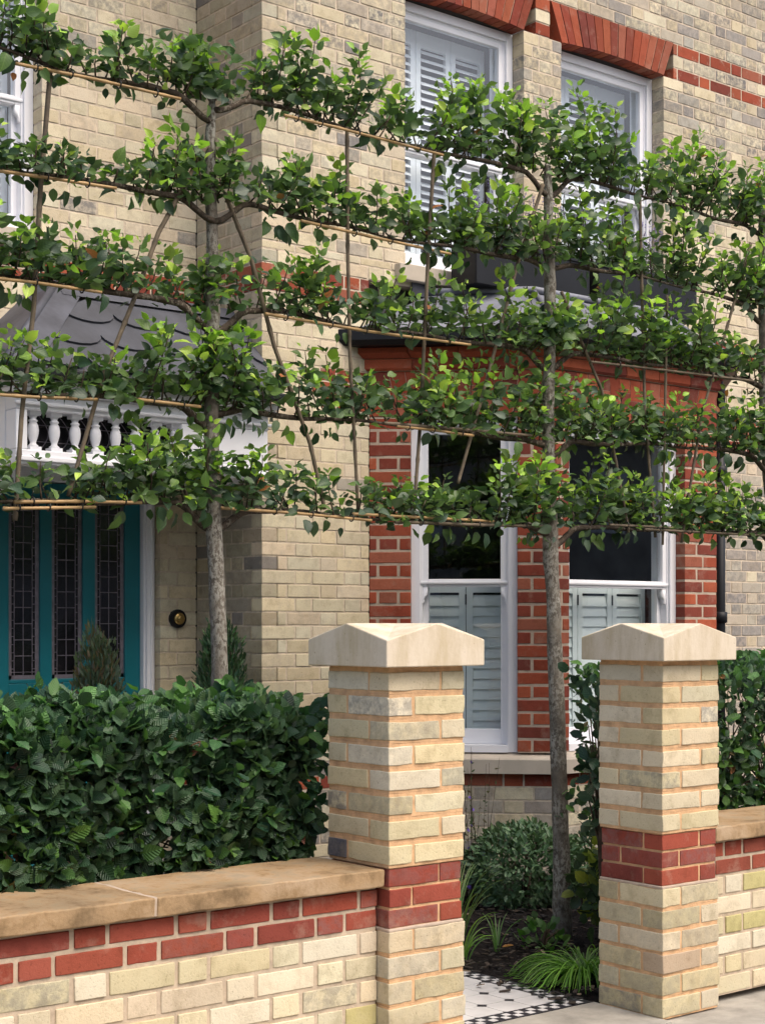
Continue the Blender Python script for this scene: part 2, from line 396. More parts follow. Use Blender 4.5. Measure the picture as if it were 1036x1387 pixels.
# ------------------------------------------------------------------ THE HOUSE
YP, YL, XC = 7.0, 7.65, 4.84
house=thing('terraced_house','pale brick Victorian house with red brick bay, slate porch and teal front door','house',(6.5,8.5,0))
BAY0=Vector((5.572,7.0,0)); BAY1=Vector((6.310,6.262,0)); BAY2=Vector((7.698,6.262,0)); BAY3=Vector((8.436,7.0,0))
ztop=6.45
RB=pal_red
spec={7:RB,43:RB,44:RB}
def house_walls():
    # projecting front wall
    mb=MB()
    W1=(5.838,6.778); W2=(7.104,8.059)
    fr=frame((0,YP,0),(1,0,0),(0,-1,0))
    cuts=[(W1[0],W1[1],3.47,5.04),(W2[0],W2[1],3.47,5.04),(BAY0.x,BAY3.x,-1,3.34),
          (W1[0]-.10,W1[1]+.10,5.04,5.28),(W2[0]-.10,W2[1]+.10,5.04,5.28)]
    cs=[]
    for z0,z1,p in grid_courses(-.02,3.47,spec): cs.append((z0,z1,p))
    # stretch courses between sill and head so the head lands on a bed joint
    nn=21
    for k in range(nn): cs.append((3.47+k*(5.04-3.47)/nn,3.47+(k+1)*(5.04-3.47)/nn,None))
    b=(5.28-5.04)/3
    cs+= [(5.04,5.04+b,RB),(5.04+b,5.04+2*b,None),(5.04+2*b,5.28,RB)]
    z=5.28
    while z<ztop: cs.append((z,z+.075,None)); z+=.075
    # red quoin band next to the bay only
    def red_near(x,z): return pal_red(x,z) if 5.2<x<5.6 or x>8.3 else pal_house(x,z)
    cs2=[]
    for i,(z0,z1,p) in enumerate(cs):
        zc=(z0+z1)/2
        if 2.61<zc<2.83: p=red_near
        if 3.30<zc<3.47 and p is RB: pass
        cs2.append((z0,z1,p))
    brickwall(mb,fr,XC,11.2,cs2,pal_house,cuts,ends=(.103,0),shift=XC)
    mb.build('front_wall',[M['brick'],M['mortar_house']],house,True)
    # return wall facing left
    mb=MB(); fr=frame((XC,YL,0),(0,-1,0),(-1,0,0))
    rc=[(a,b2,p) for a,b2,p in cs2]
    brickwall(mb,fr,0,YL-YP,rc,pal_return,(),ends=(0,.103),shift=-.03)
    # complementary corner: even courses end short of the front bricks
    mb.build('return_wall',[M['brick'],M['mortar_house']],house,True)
    # recessed left wall
    mb=MB(); fr=frame((0,YL,0),(1,0,0),(0,-1,0))
    cuts=[(2.93,3.881,3.47,5.04),(3.50,4.602,-1,2.62),(2.83,3.98,5.04,5.28)]
    brickwall(mb,fr,1.9,XC,[(a,b2,(RB if p is RB else None)) for a,b2,p in cs],lambda x,z:pal_house(min(x,4.6),z*.86),cuts,shift=.12)
    mb.build('recessed_wall',[M['brick'],M['mortar_house']],house,True)
    # inner masonry leaf behind the brick faces (real thickness, keeps rooms dark)
    mb=MB()
    def leaf(a,b_,y,cuts):
        for z0,z1 in ((-.3,.55),(.55,2.62),(2.62,3.46),(3.46,5.05),(5.05,ztop)):
            zc=(z0+z1)/2
            for s0,s1 in clip([(a,b_)],[(c[0],c[1]) for c in cuts if c[2]<zc<c[3]]):
                mb.box((s0,y,z0),(s1,y+.15,z1))
    leaf(XC+.1,11.2,YP+.101,[(5.838,6.778,3.46,5.05),(7.104,8.059,3.46,5.05),(5.7,8.3,-.3,2.62)])
    leaf(1.9,XC+.2,YL+.101,[(2.93,3.881,3.46,5.05),(3.5,4.602,-.3,2.62)])
    mb.box((XC+.101,YP+.1,-.3),(XC+.25,YL+.1,ztop))
    mb.build('inner_wall',M['room'],house)
house_walls()

# flared flat arches of red rubbed brick over the upstairs windows
def flat_arch(x0,x1,y,z0,z1,name='window_arch',n=15,flare=.095,fr=None,pal=None):
    mb=MB(); fr=fr or frame((0,y,0),(1,0,0),(0,-1,0)); z0+=.002; z1-=.004
    for i in range(n):
        a0,a1=i/n,(i+1)/n
        rise=lambda t: .022*math.sin(PI*t)
        def P(t,top):
            xb=x0+(x1-x0)*t; xt=(x0-flare)+(x1-x0+2*flare)*t
            return (xt,z1) if top else (xb,z0+rise(t))
        g=.0035
        c=random.choice(BAYRED); mb.cur=jc(tuple(v*uni(.92,1.06) for v in c),.05,0)
        zz=[0,1]
        (bx0,bz0),(bx1,bz1),(tx1,tz1),(tx0,tz0)=P(a0,0),P(a1,0),P(a1,1),P(a0,1)
        out=[(bx0+g,bz0),(bx1-g,bz1),(tx1-g,tz1),(tx0+g,tz0)]
        dd=uni(-.002,.003)
        mb.mat=0; mb.prism(out,-.10,dd+.004,fr)
    mb.mat=1; mb.cur=(1,1,1,0)
    mb.prism([(x0+.003,z0+.035),(x1-.003,z0+.035),(x1+flare-.006,z1-.002),(x0-flare+.006,z1-.002)],-.095,-.002,fr)
    return mb.build(name,[M['brick_red'],M['mortar_house']],house)
flat_arch(5.838,6.778,YP,5.04,5.28); flat_arch(7.104,8.059,YP,5.04,5.28); flat_arch(2.93,3.881,YL,5.04,5.28)

# ---- sash window
def sash_window(O,U,Nn,w,z0,z1,zm,setback=.10,panels=3,shut_top=None,smat='shutter_white',pitch=.047,tilt=40,label=None,sill=None,toprail=.09,slatw=.058):
    fr=frame((O[0],O[1],0),U,Nn); sb=setback
    mb=MB(); j=.05
    D0,D1=-sb-.14,-sb
    for a,b in ((0,j),(w-j,w)): mb.box((a,D0,z0),(b,D1,z1),fr)
    mb.box((j,D0,z1-j),(w-j,D1-.003,z1),fr)
    # ovolo moulding inside the box frame
    for a,b in ((j,j+.012),(w-j-.012,w-j)): mb.box((a,D0,z0+.04),(b,D1-.018,z1-j),fr)
    mb.box((j,D0+.01,z1-j-.012),(w-j,D1-.02,z1-j),fr)
    mb.prism([(0,0)]*0 or [(j,z0),(w-j,z0),(w-j,z0+.04),(j,z0+.04)],D0,D1+.02,fr)
    win=mb.build('window',M['white'],house)
    if label: win['label']=label
    st=.042; a0,a1=j+.002,w-j-.002
    def sash(name,d0,d1,zb,zt,br,tr,horns):
        m=MB()
        m.rbox((a0,d0,zb),(a0+st,d1,zt),fr,.003); m.rbox((a1-st,d0,zb),(a1,d1,zt),fr,.003)
        m.rbox((a0+st,d0+.001,zb),(a1-st,d1-.001,zb+br),fr,.003); m.rbox((a0+st,d0+.001,zt-tr),(a1-st,d1-.001,zt),fr,.003)
        if horns:
            prof=[(0,0),(0,-.085),(.012,-.092),(.020,-.082),(.019,-.066),(.026,-.054),(.036,-.046),(.040,-.030),(.040,0)]
            m.prism([(a0+x,zb+z) for x,z in prof],d0+.002,d1-.002,fr)
            m.prism([(a1-x,zb+z) for x,z in prof],d0+.002,d1-.002,fr)
            m.prism([(a0-.0,zb+br*.35),(a1+.0,zb+br*.35),(a1,zb+br*.75),(a0,zb+br*.75)],d1,d1+.008,fr)
        s=m.build(name,M['white'],win)
        p=MB(); dm=(d0+d1)/2
        p.poly([fr(a0+st-.004,dm,zb+br-.004),fr(a1-st+.004,dm,zb+br-.004),fr(a1-st+.004,dm,zt-tr+.004),fr(a0+st-.004,dm,zt-tr+.004)])
        p.build('pane',M['glass'],win)
    sash('upper_sash',-sb-.062,-sb-.022,zm-.022,z1-j-.001,.045,.045,True)
    sash('lower_sash',-sb-.106,-sb-.066,z0+.041,zm+.02,.085,.04,False)
    # shutters, each panel a sub-part
    zt=(shut_top or z1-.06); zb=z0+.045; pw=(w-2*j)/panels; dd=-sb-.20
    th=math.radians(tilt)
    for k in range(panels):
        m=MB(); x0=j+k*pw+.002; x1=j+(k+1)*pw-.002; s_=.038
        m.box((x0,dd-.024,zb),(x0+s_,dd,zt),fr); m.box((x1-s_,dd-.024,zb),(x1,dd,zt),fr)
        m.box((x0+s_,dd-.022,zb),(x1-s_,dd-.002,zb+.06),fr); m.box((x0+s_,dd-.022,zt-toprail),(x1-s_,dd-.002,zt),fr)
        z=zb+.06+pitch/2
        while z<zt-toprail-pitch*.3:
            cy,sy=math.cos(th)*slatw/2,math.sin(th)*slatw/2
            # slat cross-section (tilted flat ellipse) extruded between the stiles
            ring=[]
            for q in range(8):
                an=2*PI*q/8; l=math.cos(an)*slatw/2; t=math.sin(an)*.0055
                ring.append((dd-.012 + (-l)*math.cos(th)-t*math.sin(th)*0 , z + l*math.sin(th)+t))
            A=[m.vert(fr(x0+s_,d,zz)) for d,zz in ring]; B=[m.vert(fr(x1-s_,d,zz)) for d,zz in ring]
            for q in range(8): m.face(A[q],A[(q+1)%8],B[(q+1)%8],B[q])
            z+=pitch
        s=m.build('shutter_panel',M[smat],win)
        if k>0:
            h=MB(); zh=zt-.11; h.box((x0-.006,dd,zh-.03),(x0+.002,dd+.006,zh+.03),fr); h.build('hinge',M['black'] if smat=='shutter' else M['white'],win)
    if sill:
        m=MB(); ov=sill.get('ov',.08); 
        m.rbox((-ov,-sb-.02,sill['z0']),(w+ov,.05,sill['z1']),fr,.006,(4,1,1),.001); m.build('stone_sill',M['sill'],win)
    return win,fr
sd=dict(z0=3.375,z1=3.468)
sash_window((5.838,YP),(1,0,0),(0,-1,0),.94,3.47,5.04,4.19,label='upstairs sash window above the left half of the bay',sill=sd)
sash_window((7.104,YP),(1,0,0),(0,-1,0),.955,3.47,5.04,4.19,label='upstairs sash window above the right half of the bay',sill=sd)
sash_window((2.93,YL),(1,0,0),(0,-1,0),.951,3.47,5.04,4.19,label='upstairs sash window above the porch',sill=sd)

# ---- the bay
FU=(BAY1-BAY0).normalized(); FN=Vector((-FU.y*-1,0,0)); FN=Vector((-.7071,-.7071,0))
RU=(BAY3-BAY2).normalized(); RN=Vector((.7071,-.7071,0))
LF=(BAY1-BAY0).length; FF=(BAY2-BAY1).length
zs,zh=.69,2.575
sideo=(.234,.830); fo=(6.419-BAY1.x,7.402-BAY1.x)
def bay():
    top=[(2.575,2.86,None)]
    for nm,O,U,Nn,L,o,ends in (('bay_wall',BAY0,FU,FN,LF,sideo,(0,.0)),('bay_wall',BAY1,Vector((1,0,0)),Vector((0,-1,0)),FF,fo,(0,0)),('bay_wall',BAY2,RU,RN,LF,(LF-.83,LF-.234),(0,0))):
        fr=frame(O,U,Nn); mb=MB()
        low=grid_courses(-.02,.575,{7:RB})
        up=[(.69+k*(2.575-.69)/25,.69+(k+1)*(2.575-.69)/25,None) for k in range(25)]
        brickwall(mb,fr,0,L,low,lambda x,z:jc(random.choice(GREY+GAULT[:2]),.1,uni(0,.5)),(),shift=.03,n=(3,1,1),mort=2)
        brickwall(mb,fr,0,L,up,pal_red,[(o[0],o[1],.6,2.6)],shift=(.0 if nm=='bay_wall' and O is BAY0 else .0),joint=.014,n=(4,1,1),jit=.0018,r=.003,rec=.0025)
        mb.build(nm,[M['brick_red'],M['mortar_red'],M['mortar_house']],house,True)
        # inner lining so light cannot leak
        m=MB(); 
        for a,b,c0,c1 in ((0.02,o[0],-.1,3.0),(o[1],L-.02,-.1,3.0),(o[0],o[1],-.1,.68),(o[0],o[1],2.58,3.0)):
            m.box((a,-.16,c0),(b,-.101,c1),fr)
        m.build('inner_wall',M['room'],house)
        # flat arch of gauged brick: thin joints
        m=MB(); nb=int(L/.075)
        zA,zB=2.577,2.83
        for i in range(nb):
            t0,t1=i/nb,(i+1)/nb; c_=L/2; sl=.16
            def X(t,z): 
                x=t*L; return x+ (x-c_)*sl*(z-zA)/(zB-zA)*.9 if 0<t<1 else x
            rows=3 if i%2 else 2
            for r_ in range(rows):
                za=zA+(zB-zA)*r_/rows; zb=zA+(zB-zA)*(r_+1)/rows; g=.0018
                m.cur=jc(random.choice(BAYRED),.10,0)
                m.mat=0; m.prism([(X(t0,za)+g,za+g),(X(t1,za)-g,za+g),(X(t1,zb)-g,zb-g),(X(t0,zb)+g,zb-g)],-.1,.001+uni(0,.0015),fr)
        m.mat=1; m.cur=(1,1,1,0); m.box((.002,-.10,zA+.001),(L-.002,-.0005,zB-.001),fr)
        m.build('bay_arch',[M['brick_red'],M['mortar_red']],house)
    # mitred corner fillers, cornice, sill band and gutter follow the whole bay
    def band(name,prof,matr,col=None,split=0):
        # prof: list of (offset outward, z); sweeps round the three faces with mitres
        m=MB(); m.cur=(*(col or (1,1,1)),0)
        N0,N1,N2=FN,Vector((0,-1,0)),RN
        def mit(P,A,B,o):
            k=1+A.dot(B); return P+(A+B)*(o/k)
        rings=[]
        for o,z in prof:
            rings.append([Vector((*(BAY0+N0*o+Vector((-o*.41,0,0))*0).xy,z)),Vector((*mit(BAY1,N0,N1,o).xy,z)),Vector((*mit(BAY2,N1,N2,o).xy,z)),Vector((*(BAY3+N2*o).xy,z))])
        # run the ends back to the wall plane
        for r_ in rings:
            r_[0]=Vector((r_[0].x-(7.0-r_[0].y)*1.0,7.0,r_[0].z)) ; r_[3]=Vector((r_[3].x+(7.0-r_[3].y),7.0,r_[3].z))
        n=len(prof)
        for s in range(3):
            segs=1
            if split: segs=max(1,int((rings[0][s+1]-rings[0][s]).length/split))
            for q in range(segs):
                g=.0025 if split else 0
                Ls=(rings[0][s+1]-rings[0][s]).length
                t0=q/segs+g/Ls; t1=(q+1)/segs-g/Ls
                if split: m.cur=jc(random.choice(BAYRED),.1,0)
                A=[m.vert(r_[s].lerp(r_[s+1],t0)) for r_ in rings]; B=[m.vert(r_[s].lerp(r_[s+1],t1)) for r_ in rings]
                for k in range(n): m.face(A[k],A[(k+1)%n],B[(k+1)%n],B[k])
                m.face(*A[::-1]); m.face(*B)
        return m.build(name,matr,house)
    band('brick_cornice',[(-.05,2.832),(.014,2.832),(.026,2.845),(.026,2.895),(-.05,2.895)],[M['brick_red']],None,.225)
    band('brick_cornice',[(-.05,2.899),(.035,2.899),(.060,2.925),(.060,2.955),(-.05,2.955)],[M['brick_red']],None,.225)
    band('cornice_bed',[(-.04,2.83),(.010,2.83),(.018,2.897),(.050,2.953),(-.04,2.953)],[M['mortar_red']])
    band('stone_sill',[(-.12,.578),(.062,.578),(.062,.655),(.055,.664),(-.06,.688),(-.12,.688)],[M['sill']])
    band('gutter',[(.02,2.958),(.13,2.958),(.155,2.985),(.155,3.045),(.145,3.045),(.14,3.0),(.02,3.0)],[M['black']])
    # lead roof: skirt, roll and flat top
    m=MB()
    N0,N1,N2=FN,Vector((0,-1,0)),RN
    def loop(o,z):
        k=1+N0.dot(N1)
        L_=[BAY0+N0*o,BAY1+(N0+N1)*(o/k),BAY2+(N1+N2)*(o/k),BAY3+N2*o]
        L_[0]=Vector((L_[0].x-(7-L_[0].y),7,0)); L_[3]=Vector((L_[3].x+(7-L_[3].y),7,0))
        return [Vector((p.x,p.y,z)) for p in L_]
    rows=[loop(.11,3.02),loop(.10,3.04),loop(-.10,3.17),loop(-.30,3.315)]
    rows=[[p if i in(1,2) else p for i,p in enumerate(r)] for r in rows]
    for a,b in zip(rows,rows[1:]):
        for i in range(3): m.poly([a[i],a[i+1],b[i+1],b[i]])
    t=rows[-1]; m.poly([t[0],t[1],t[2],t[3]])
    m.build('bay_roof',M['lead_pale'],house)
    m=MB(); t2=[p+Vector((0,0,.022)) for p in t]
    pts=[]
    for a,b in zip(t2,t2[1:]):
        for q in range(6): pts.append(a.lerp(b,q/6))
    pts.append(t2[-1]); m.tube(pts,.020,8)
    for k in (1,2):
        m.tube([rows[1][k],rows[2][k],rows[3][k]+Vector((0,0,.015))],.014,6)
    for q in range(1,3):
        m.tube([rows[1][1].lerp(rows[1][2],q/3),rows[3][1].lerp(rows[3][2],q/3)],.012,6)
    m.build('lead_roll',M['lead_pale'],house,True)
    # flashing against the wall
    m=MB(); m.box((t[0].x-.12,6.985,3.30),(t[3].x+.12,6.994,3.375)); m.build('lead_flashing',M['lead'],house)
bay()
# fill the two obtuse brick corners with the windows
sash_window((BAY0+FU*sideo[0]).xy,FU,FN,sideo[1]-sideo[0],zs,zh,1.64,setback=.035,panels=2,shut_top=1.66,smat='shutter',pitch=.060,tilt=78,label='narrow sash window in the angled left side of the bay',toprail=.07,slatw=.064)
sash_window((BAY1.x+fo[0],BAY1.y),(1,0,0),(0,-1,0),fo[1]-fo[0],zs,zh,1.64,setback=.07,panels=3,shut_top=1.66,smat='shutter',pitch=.060,tilt=78,label='wide sash window in the front of the bay',toprail=.07,slatw=.064)
sash_window((BAY2+RU*(LF-.83)).xy,RU,RN,sideo[1]-sideo[0],zs,zh,1.64,setback=.035,panels=2,shut_top=1.66,smat='shutter',pitch=.060,tilt=78,label='narrow sash window in the hidden right side of the bay',toprail=.07,slatw=.064)

def rooms():
    m=MB()
    def roombox(x0,x1,y0,y1,z0,z1):
        for q in (((x0,y1,z0),(x1,y1,z0),(x1,y1,z1),(x0,y1,z1)),((x0,y0,z0),(x0,y1,z0),(x0,y1,z1),(x0,y0,z1)),
                  ((x1,y0,z0),(x1,y1,z0),(x1,y1,z1),(x1,y0,z1)),((x0,y0,z0),(x1,y0,z0),(x1,y1,z0),(x0,y1,z0)),((x0,y0,z1),(x1,y0,z1),(x1,y1,z1),(x0,y1,z1))): m.poly(q)
    roombox(5.2,8.8,7.26,10.5,-.1,2.9); roombox(5.2,8.8,7.26,10.5,3.0,5.6); roombox(2.2,4.6,7.91,10.5,3.0,5.6); roombox(3.0,4.95,7.97,10.5,-.1,2.9)
    # bay ceiling and floor
    z=[BAY0,BAY1,BAY2,BAY3]
    m.poly([(p.x,p.y+.06,2.93) for p in z]); m.poly([(p.x,p.y+.06,.1) for p in z])
    m.build('room_interior',M['room'],house)
    m=MB(); m.box((1.9,6.72,ztop+.02),(11.2,12,ztop+.14)); 
    m.poly([(1.9,6.6,ztop+.14),(11.2,6.6,ztop+.14),(11.2,9.6,8.6),(1.9,9.6,8.6)]); m.poly([(1.9,12,ztop+.14),(11.2,12,ztop+.14),(11.2,9.6,8.6),(1.9,9.6,8.6)])
    m.build('main_roof',M['slate'],house)
    m=MB(); m.box((11.0,7.2,-.3),(11.2,11.9,ztop)); m.box((1.9,7.9,-.3),(2.05,11.9,ztop)); m.box((1.9,11.8,-.3),(11.2,12,ztop)); m.build('side_wall',M['gravel'],house)
rooms()

# ---- downpipe
def pipe():
    m=MB(); x,y=7.775,6.30
    m.tube([(x,y,0),(x,y,2.78)],.034,12)
    for z in (.5,1.45,2.35): m.lathe((x,y,z),[(.036,-.035),(.046,-.03),(.046,.03),(.036,.035)],12)
    m.lathe((x,y,2.66),[(.036,-.06),(.05,-.05),(.05,.0),(.062,.03),(.062,.05),(.045,.06)],12)
    m.tube([(x,y,2.74),(x,y,2.85),(x-.01,y+.03,2.95)],.034,10)
    m.build('downpipe',M['black'],house,True)
pipe()

# ---- porch
def porch():
    x0,x1,yf=3.36,4.80,6.88
    m=MB(); zt=2.495
    def bb(a,b,r=.006): m.rbox(a,b,None,r)
    bb((x0,yf,2.165),(x1,yf+.12,2.235)); bb((x0-.01,yf-.014,2.180),(x1+.01,yf+.0,2.205)); 
    bb((x0,yf,2.425),(x1,yf+.12,2.50)); bb((x0-.015,yf-.02,2.445),(x1+.015,yf,2.462))
    bb((x0-.03,yf-.035,2.50),(x1+.03,yf+.12,2.53)); bb((x0-.05,yf-.06,2.53),(x1+.03,yf+.12,2.565))
    bb((x0,yf+.005,2.235),(x0+.06,yf+.115,2.425)); bb((4.27,yf+.005,2.235),(x1,yf+.115,2.425))
    bb((x0,yf+.12,2.165),(x0+.10,YL-.01,2.565)); bb((x1-.06,yf+.12,2.165),(x1,YL-.01,2.565))
    m.build('porch_entablature',M['white'],house)
    n=8
    for i in range(n):
        x=3.475+i*.1115; b=MB(); c=(x,yf+.06,2.235)
        b.box((x-.030,yf+.03,2.235),(x+.030,yf+.09,2.255)); b.box((x-.028,yf+.032,2.405),(x+.028,yf+.088,2.425))
        b.lathe((x,yf+.06,2.255),[(.024,0),(.026,.006),(.016,.014),(.014,.022),(.020,.038),(.026,.060),(.028,.080),(.025,.102),(.017,.118),(.022,.122),(.022,.128),(.015,.133),(.017,.142),(.024,.150)],14)
        b.build('baluster',M['white'],house,True)
    # leaded fanlight behind the balusters
    g=MB(); g.box((x0+.06,yf+.125,2.235),(4.27,yf+.135,2.425)); gl=g.build('fanlight',M['dark_glass'],house)
    l=MB(); y=yf+.122
    for i in range(9):
        xc=3.42+i*.1115
        l.tube([(xc+.055*math.sin(t*PI/8),y,2.24+.18*t/8) for t in range(9)],.0025,4)
        l.tube([(xc+.11-.055*math.sin(t*PI/8),y,2.24+.18*t/8) for t in range(9)],.0025,4)
        l.tube([(xc,y,2.29),(xc+.11,y,2.29)],.002,4); l.tube([(xc,y,2.37),(xc+.11,y,2.37)],.002,4)
    l.build('lead_came',M['lead_came'],gl)
    # soffit
    s=MB(); s.box((x0+.1,yf+.12,2.50),(x1-.06,YL-.005,2.52)); s.build('porch_soffit',M['white'],house)
    # bracket at the left end
    b=MB(); fr=frame((x0+.02,YL,0),(0,-1,0),(-1,0,0))
    b.prism([(0,2.16),(.62,2.16),(.60,2.10),(.40,2.04),(.22,1.92),(.10,1.74),(0,1.55)],-.07,0,fr); b.build('porch_bracket',M['white'],house)
    # hipped slate and lead roof
    A=Vector((3.27,6.80,2.615)); B=Vector((4.838,6.80,2.615)); Tl=Vector((3.78,7.30,3.115)); Tr=Vector((4.838,7.30,3.115)); Bl=Vector((3.27,7.649,2.615)); Wl=Vector((3.78,7.649,3.13)); Wr=Vector((4.838,7.649,3.13))
    r=MB(); r.poly([A,B,Tr,Tl]); r.poly([Bl,A,Tl,Wl]); r.poly([Tl,Tr,Wr,Wl])
    dn=Vector((0,0,-.03)); r.poly([A+dn,B+dn,Wr+Vector((0,0,-.56)),Bl+dn])
    r.poly([A,B,B+dn,A+dn]); r.poly([A,Bl,Bl+dn,A+dn])
    r.build('porch_roof',M['lead'],house)
    # slates: big scalloped sheets, lower rows lapped by the upper ones
    sl=MB()
    def slates(P0,P1,Pt,rows,cols,left_hip):
        U=(P1-P0); Lx=U.length; U.normalize(); V=(Pt-P0); V-=U*V.dot(U); H=V.length; V.normalize(); Nn=U.cross(V)
        if Nn.z<0: Nn=-Nn
        dx=.30; dz=H*.86/rows
        for r_ in range(rows):
            for c in range(-1,cols+2):
                xc=(c+.5*(r_%2))*dx; zb=r_*dz-.0
                out=[]
                for q in range(9):
                    an=PI+PI*q/8; out.append((xc+math.cos(an)*dx*.5,zb+.10+math.sin(an)*.10*1.0))
                out+= [(xc+dx*.5,zb+dz*1.9),(xc-dx*.5,zb+dz*1.9)]
                pts=[]; 
                for a,z in out:
                    lim=(z/H)*(H*.71) + .13 if left_hip else -.0
                    a=max(a,lim if left_hip else 0); a=min(a,Lx-.005); z=min(max(z,.01),H*.93)
                    pts.append((a,z))
                if max(p[0] for p in pts)-min(p[0] for p in pts)<.02: continue
                low=.006; hi=.024
                def W(a,z,k): 
                    t=(z-zb)/(dz*1.9); return P0+U*a+V*z+Nn*((hi*(1-t)+.003)+(0 if k else -.008))
                top=[sl.vert(W(a,z,1)) for a,z in pts]; bot=[sl.vert(W(a,z,0)) for a,z in pts]
                k_=uni(.85,1.15); 
                sl.face(*top)
                for q in range(len(pts)): sl.face(top[q],top[(q+1)%len(pts)],bot[(q+1)%len(pts)],bot[q])
    slates(A,B,Tr,3,5,True)
    sl.build('roof_slates',M['slate'],house)
    h=MB()
    # broad lead hip and flashings
    nrm=(B-A).cross(Tl-A).normalized(); 
    if nrm.z<0: nrm=-nrm
    h.poly([A+nrm*.024,A+Vector((.16,0,0))+nrm*.024,Tl+Vector((.16,0,0))+nrm*.024,Tl+nrm*.024])
    h.tube([A+Vector((0,0,.02)),Tl+Vector((0,0,.02))],.022,8)
    h.tube([Tl+Vector((0,0,.01)),Tr+Vector((0,0,.01))],.014,8)
    V=(Tr-B).normalized()
    h.poly([Tl+nrm*.027,Tr+nrm*.027,Tr-V*.09+nrm*.027,Tl-V*.09+nrm*.027])
    h.box((3.78,7.635,3.12),(4.838,7.645,3.20)); h.box((4.826,6.98,2.66),(4.832,7.64,2.7))
    h.build('lead_hip',M['lead'],house,True)
    g=MB(); g.rbox((3.24,6.74,2.565),(4.836,6.80,2.61),None,.01); g.rbox((3.21,6.74,2.565),(3.27,7.64,2.61),None,.01); g.build('porch_gutter',M['black'],house)
porch()

# ---- front door
def door():
    y=7.80
    m=MB()
    # frame: stepped mouldings
    xr=4.602
    for (a,b,d0,d1) in ((xr-.075,xr-.002,y-.10,y+.02),(xr-.062,xr-.02,y-.115,y-.10),(xr-.075,xr-.060,y-.06,y-.0)):
        m.rbox((a,d0,0),(b,d1,2.25),None,.004)
    m.rbox((xr-.040,y-.122,0),(xr-.028,y-.112,2.25),None,.004)
    for (a,b,d0,d1) in ((3.502,3.575,y-.10,y+.02),): m.rbox((a,d0,0),(b,d1,2.25),None,.004)
    m.rbox((3.575,y-.10,2.17),(xr-.075,y+.02,2.27),None,.004)
    m.box((3.502,y-.1,2.27),(xr-.002,y+.1,2.62))
    m.build('door_frame',M['white'],house)
    y=7.735; m=MB()
    L,R=3.58,4.526
    lights=[(3.735,3.915),(3.985,4.17),(4.245,4.43)]
    zb,zt,zg0,zg1=.10,2.165,1.115,2.07
    xs=[L]+[v for p in lights for v in p]+[R]
    for i in range(0,len(xs),2): m.rbox((xs[i],y,zb),(xs[i+1],y+.045,zt),None,.003)
    for a,b in lights:
        m.rbox((a,y+.001,zg1),(b,y+.044,zt-.001),None,.003); m.rbox((a,y+.001,.93),(b,y+.044,zg0-.022),None,.003)
        m.rbox((a,y+.010,.35),(b,y+.034,.93),None,.003); m.rbox((a,y+.001,zb),(b,y+.044,.35),None,.003)
        # bead
        m.rbox((a,y+.006,zg0-.022),(b,y+.03,zg0),None,.004)
    dr=m.build('front_door',M['teal'],house)
    for a,b in lights:
        g=MB(); g.box((a-.002,y+.020,zg0-.002),(b+.002,y+.026,zg1+.002)); gl=g.build('door_glass',M['dark_glass'],dr)
        c=MB(); w=b-a; yy=y+.018
        def ln(p,q,r=.0028): c.tube([(p[0],yy,p[1]),(q[0],yy,q[1])],r,5)
        # border strips
        c.box((a,yy-.002,zg0),(a+.022,yy+.002,zg1)); c.box((b-.022,yy-.002,zg0),(b,yy+.002,zg1)); c.box((a,yy-.002,zg0),(b,yy+.002,zg0+.022))
        for xx in (a+.038,b-.038,(a+b)/2): ln((xx,zg0+.022),(xx,zg1))
        z=zg0+.038; ln((a+.022,z),(b-.022,z))
        k=0
        while z<zg1:
            ln((a+.038,z),(b-.038,z)); 
            for q in (0,1):
                zz=z+.043*q+.018
                if zz<zg1: ln((a+.022,zz),(a+.038,zz),.002); ln((b-.038,zz),(b-.022,zz),.002)
            z+=.086
        c.build('lead_came',M['lead_came'],gl)
    # bell push
    m=MB(); P=at(240,838,YL)
    def disc(m,r,d0,d1,n=24,bev=.006):
        A=[m.vert((P.x+r*math.cos(2*PI*k/n),YL-d0,P.z+r*math.sin(2*PI*k/n))) for k in range(n)]
        B=[m.vert((P.x+(r-.001)*math.cos(2*PI*k/n),YL-d1+bev*.6,P.z+(r-.001)*math.sin(2*PI*k/n))) for k in range(n)]
        Cc=[m.vert((P.x+(r-bev)*math.cos(2*PI*k/n),YL-d1,P.z+(r-bev)*math.sin(2*PI*k/n))) for k in range(n)]
        for X_,Y_ in ((A,B),(B,Cc)):
            for k in range(n): m.face(X_[k],X_[(k+1)%n],Y_[(k+1)%n],Y_[k])
        m.face(*Cc)
    disc(m,.053,-.003,.022); bell=m.build('doorbell',M['black'],house)
    m=MB(); disc(m,.033,.02,.036); disc(m,.016,.03,.044,20,.004); m.build('push_button',M['brass'],bell,True)
    m=MB(); m.rbox((3.45,7.28,-.0),(4.72,7.80,.10),None,.008); m.build('door_step',M['concrete'],house)
door()

